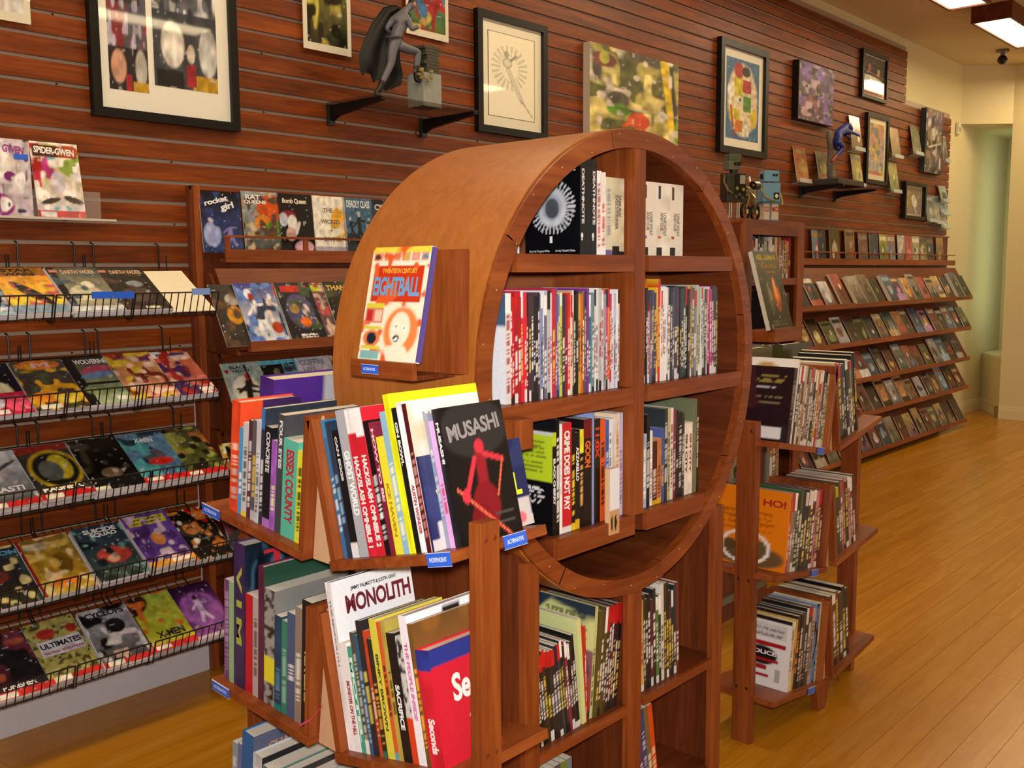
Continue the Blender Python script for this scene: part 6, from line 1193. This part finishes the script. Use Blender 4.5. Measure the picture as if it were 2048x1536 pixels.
body = [(J(785, 82), (.026, .024)), (J(800, 55), (.034, .028)), (J(800, 32), (.036, .028)), (J(812, 20), .014), (J(826, 8), .02),   # 0 pelvis 1 waist 2 chest 3 neck 4 head
        (J(786, 40, .02), .017), (J(772, 58, .03), .012), (J(790, 72, .04), .010),                                # left shoulder elbow hand (behind)
        (J(818, 42, -.03), .015), (J(824, 60, -.045), .011), (J(838, 52, -.06), .009),                              # right arm forward
        (J(785, 98, -.01), .023), (J(782, 128, -.01), .017), (J(768, 158, -.01), .014), (J(756, 182, -.01), .010),  # rear leg
        (J(808, 96, -.02), .022), (J(836, 104, -.03), .019), (J(834, 122, -.03), .016), (J(832, 150, -.03), .012)]
skin(body, [(0, 1), (1, 2), (2, 3), (3, 4), (2, 5), (5, 6), (6, 7), (2, 8), (8, 9), (9, 10), (0, 11), (11, 12), (12, 13), (13, 14), (0, 15), (15, 16), (16, 17), (17, 18)], 'figure', SG, st)
skin([(J(767, 160, -.01), .0165), (J(760, 176, -.01), .013), (J(751, 188, -.01), .012), (J(762, 190, -.03), .009)], [(0, 1), (1, 2), (2, 3)], 'boot', SB, st)
skin([(J(834, 126, -.03), .0175), (J(833, 150, -.03), .014), (J(832, 160, -.03), .012), (J(842, 162, -.05), .009)], [(0, 1), (1, 2), (2, 3)], 'boot', SB, st)
skin([(J(820, 14), .014), (J(825, 6, .002), .0225), (J(829, -1, 0), .018)], [(0, 1), (1, 2)], 'hood', SB, st)
m = MB(); q = J(829, 9, -.018); m.ball(q, .011, 8, 6, sc=(.8, .7, 1.1)); m.build('face', plain('statue_skin', '#a87858', .6), st, smooth=True)
c0_ = np.array(J(788, 76)); m = MB(); pts = [tuple(c0_+np.array([.036*math.cos(a), .03*math.sin(a), .004*math.cos(a)])) for a in np.linspace(0, 2*math.pi, 17)]; m.tube(pts, .0055, 6); m.build('belt', plain('statue_sash', '#3a3a40', .5), st)
# cape: cloth surface with folds hanging from the shoulders
L = [(818, 22), (790, 10), (768, 14), (745, 45), (728, 82), (718, 112), (722, 140), (726, 152)]
Rr = [(822, 34), (808, 30), (800, 50), (800, 90), (800, 120), (806, 150), (802, 170), (782, 192)]
m = MB(); nx = 18; img = np.zeros((8, nx+1, 3))
V_ = []
for j in range(8):
    for i in range(nx+1):
        t = i/nx; px = L[j][0]*(1-t)+Rr[j][0]*t; py = L[j][1]*(1-t)+Rr[j][1]*t
        if j == 7: py -= 22*abs(math.sin(t*math.pi*2.5))*(1-t*.4)
        p = J(px, py, .028+.012*math.sin(t*14+j*.4)*min(1, j/2)); V_.append(p)
n0 = len(V_); V_ += [(a, b+.004, c) for a, b, c in V_]
m.v = V_; m.c = [(1, 1, 1)]*len(V_)
for j in range(7):
    for i in range(nx):
        a = j*(nx+1)+i; m.f.append((a, a+1, a+nx+2, a+nx+1)); a += n0; m.f.append((a, a+nx+1, a+nx+2, a+1))
m.build('cape', plain('cape_black', '#040404', .7), st, smooth=True)
m = MB(); xa_, xb2 = ony(828, 200, 3.22)[0], ony(864, 200, 3.22)[0]; zt_ = 2.266
m.box((xa_, 3.16, zt_), (xb2, 3.26, zt_+.14)); m.build('pillar', plain('statue_stone', '#8c9088', .7, noise=.2), st)
rg = random.Random(5)
for j in range(9):
    m = MB(); z_ = zt_+.14+j*.013; s = .008*(j % 2); m.box((xa_+.018+rg.random()*.018, 3.17, z_), (xb2-s, 3.25-rg.random()*.02, z_+.0115)); m.build('brick', plain('dark_brick', '#3c3a2c', .7, noise=.4), st)
m = MB()
for j in range(12): 
    q = (xa_+rg.random()*.07-.03, 3.14+rg.random()*.02, zt_+.1+rg.random()*.06); m.box(q, (q[0]+.014, q[1]+.012, q[2]+.01))
m.build('rubble', plain('gold_rubble', '#8c7c44', .6, noise=.4), st)
# climbing statue
st = empty('climbing_statue'); tag(st, 'small blue figure statue with red boots clinging to a grey pillar, far glass shelf', 'statue')
def K(px, py, dy=0): return tuple(ony(px, py, 3.24+dy))
CB = plain('statue_blue', '#1c2c78', .5); CR = plain('statue_red_brown', '#7a2420', .5)
b2 = [(K(1672, 276), .03), (K(1680, 264), .036), (K(1688, 257), .034), (K(1693, 251), .016), (K(1697, 249), .022), (K(1700, 264), .014), (K(1712, 268, -.02), .010), (K(1719, 272, -.03), .009), (K(1690, 270, .03), .013), (K(1702, 276, .02), .009),
      (K(1676, 284, -.02), .026), (K(1686, 294, -.03), .022), (K(1680, 304, -.02), .017), (K(1671, 313, -.01), .014), (K(1670, 290, .03), .024), (K(1676, 300, .04), .019)]
skin(b2, [(0, 1), (1, 2), (2, 3), (3, 4), (2, 5), (5, 6), (6, 7), (2, 8), (8, 9), (0, 10), (10, 11), (11, 12), (12, 13), (0, 14), (14, 15)], 'figure', CB, st)
skin([(K(1673, 311, -.01), .019), (K(1667, 318, -.01), .016), (K(1662, 324, -.01), .013)], [(0, 1), (1, 2)], 'boot', CR, st)
skin([(K(1692, 254), .026), (K(1697, 249), .026), (K(1703, 262), .018)], [(0, 1), (1, 2)], 'hood', CB, st)
skin([(K(1663, 362, .05), .04), (K(1661, 330, .05), .028), (K(1662, 300, .05), .024), (K(1659, 275, .05), .026), (K(1658, 260, .05), .018)], [(0, 1), (1, 2), (2, 3), (3, 4)], 'pillar', plain('tree_stone', '#6c665c', .8, noise=.3), st)
a_, b_2 = ony(1652, 355, 3.24), ony(1704, 358, 3.24)
m = MB(); m.prism([(a_[0], 3.14), (b_2[0], 3.14), (b_2[0]+.02, 3.22), (b_2[0], 3.34), (a_[0], 3.34)], 2.19, 2.235, 'z'); m.build('rock_base', plain('rock', '#38302a', .8, noise=.4), st, bevel=.008)
for o in bpy.data.objects:
    if o.type == 'MESH' and len(o.data.materials) == 0: o.data.materials.append(PAPER)
d = [l for l, g in LABELS.items() if len(g) > 1 and any(x is None for x in g)]
print('LONG', [l for l in LABELS if len(l.split()) > 16][:20]); print('DUPLICATE LABELS', d[:10], len(bpy.data.objects))
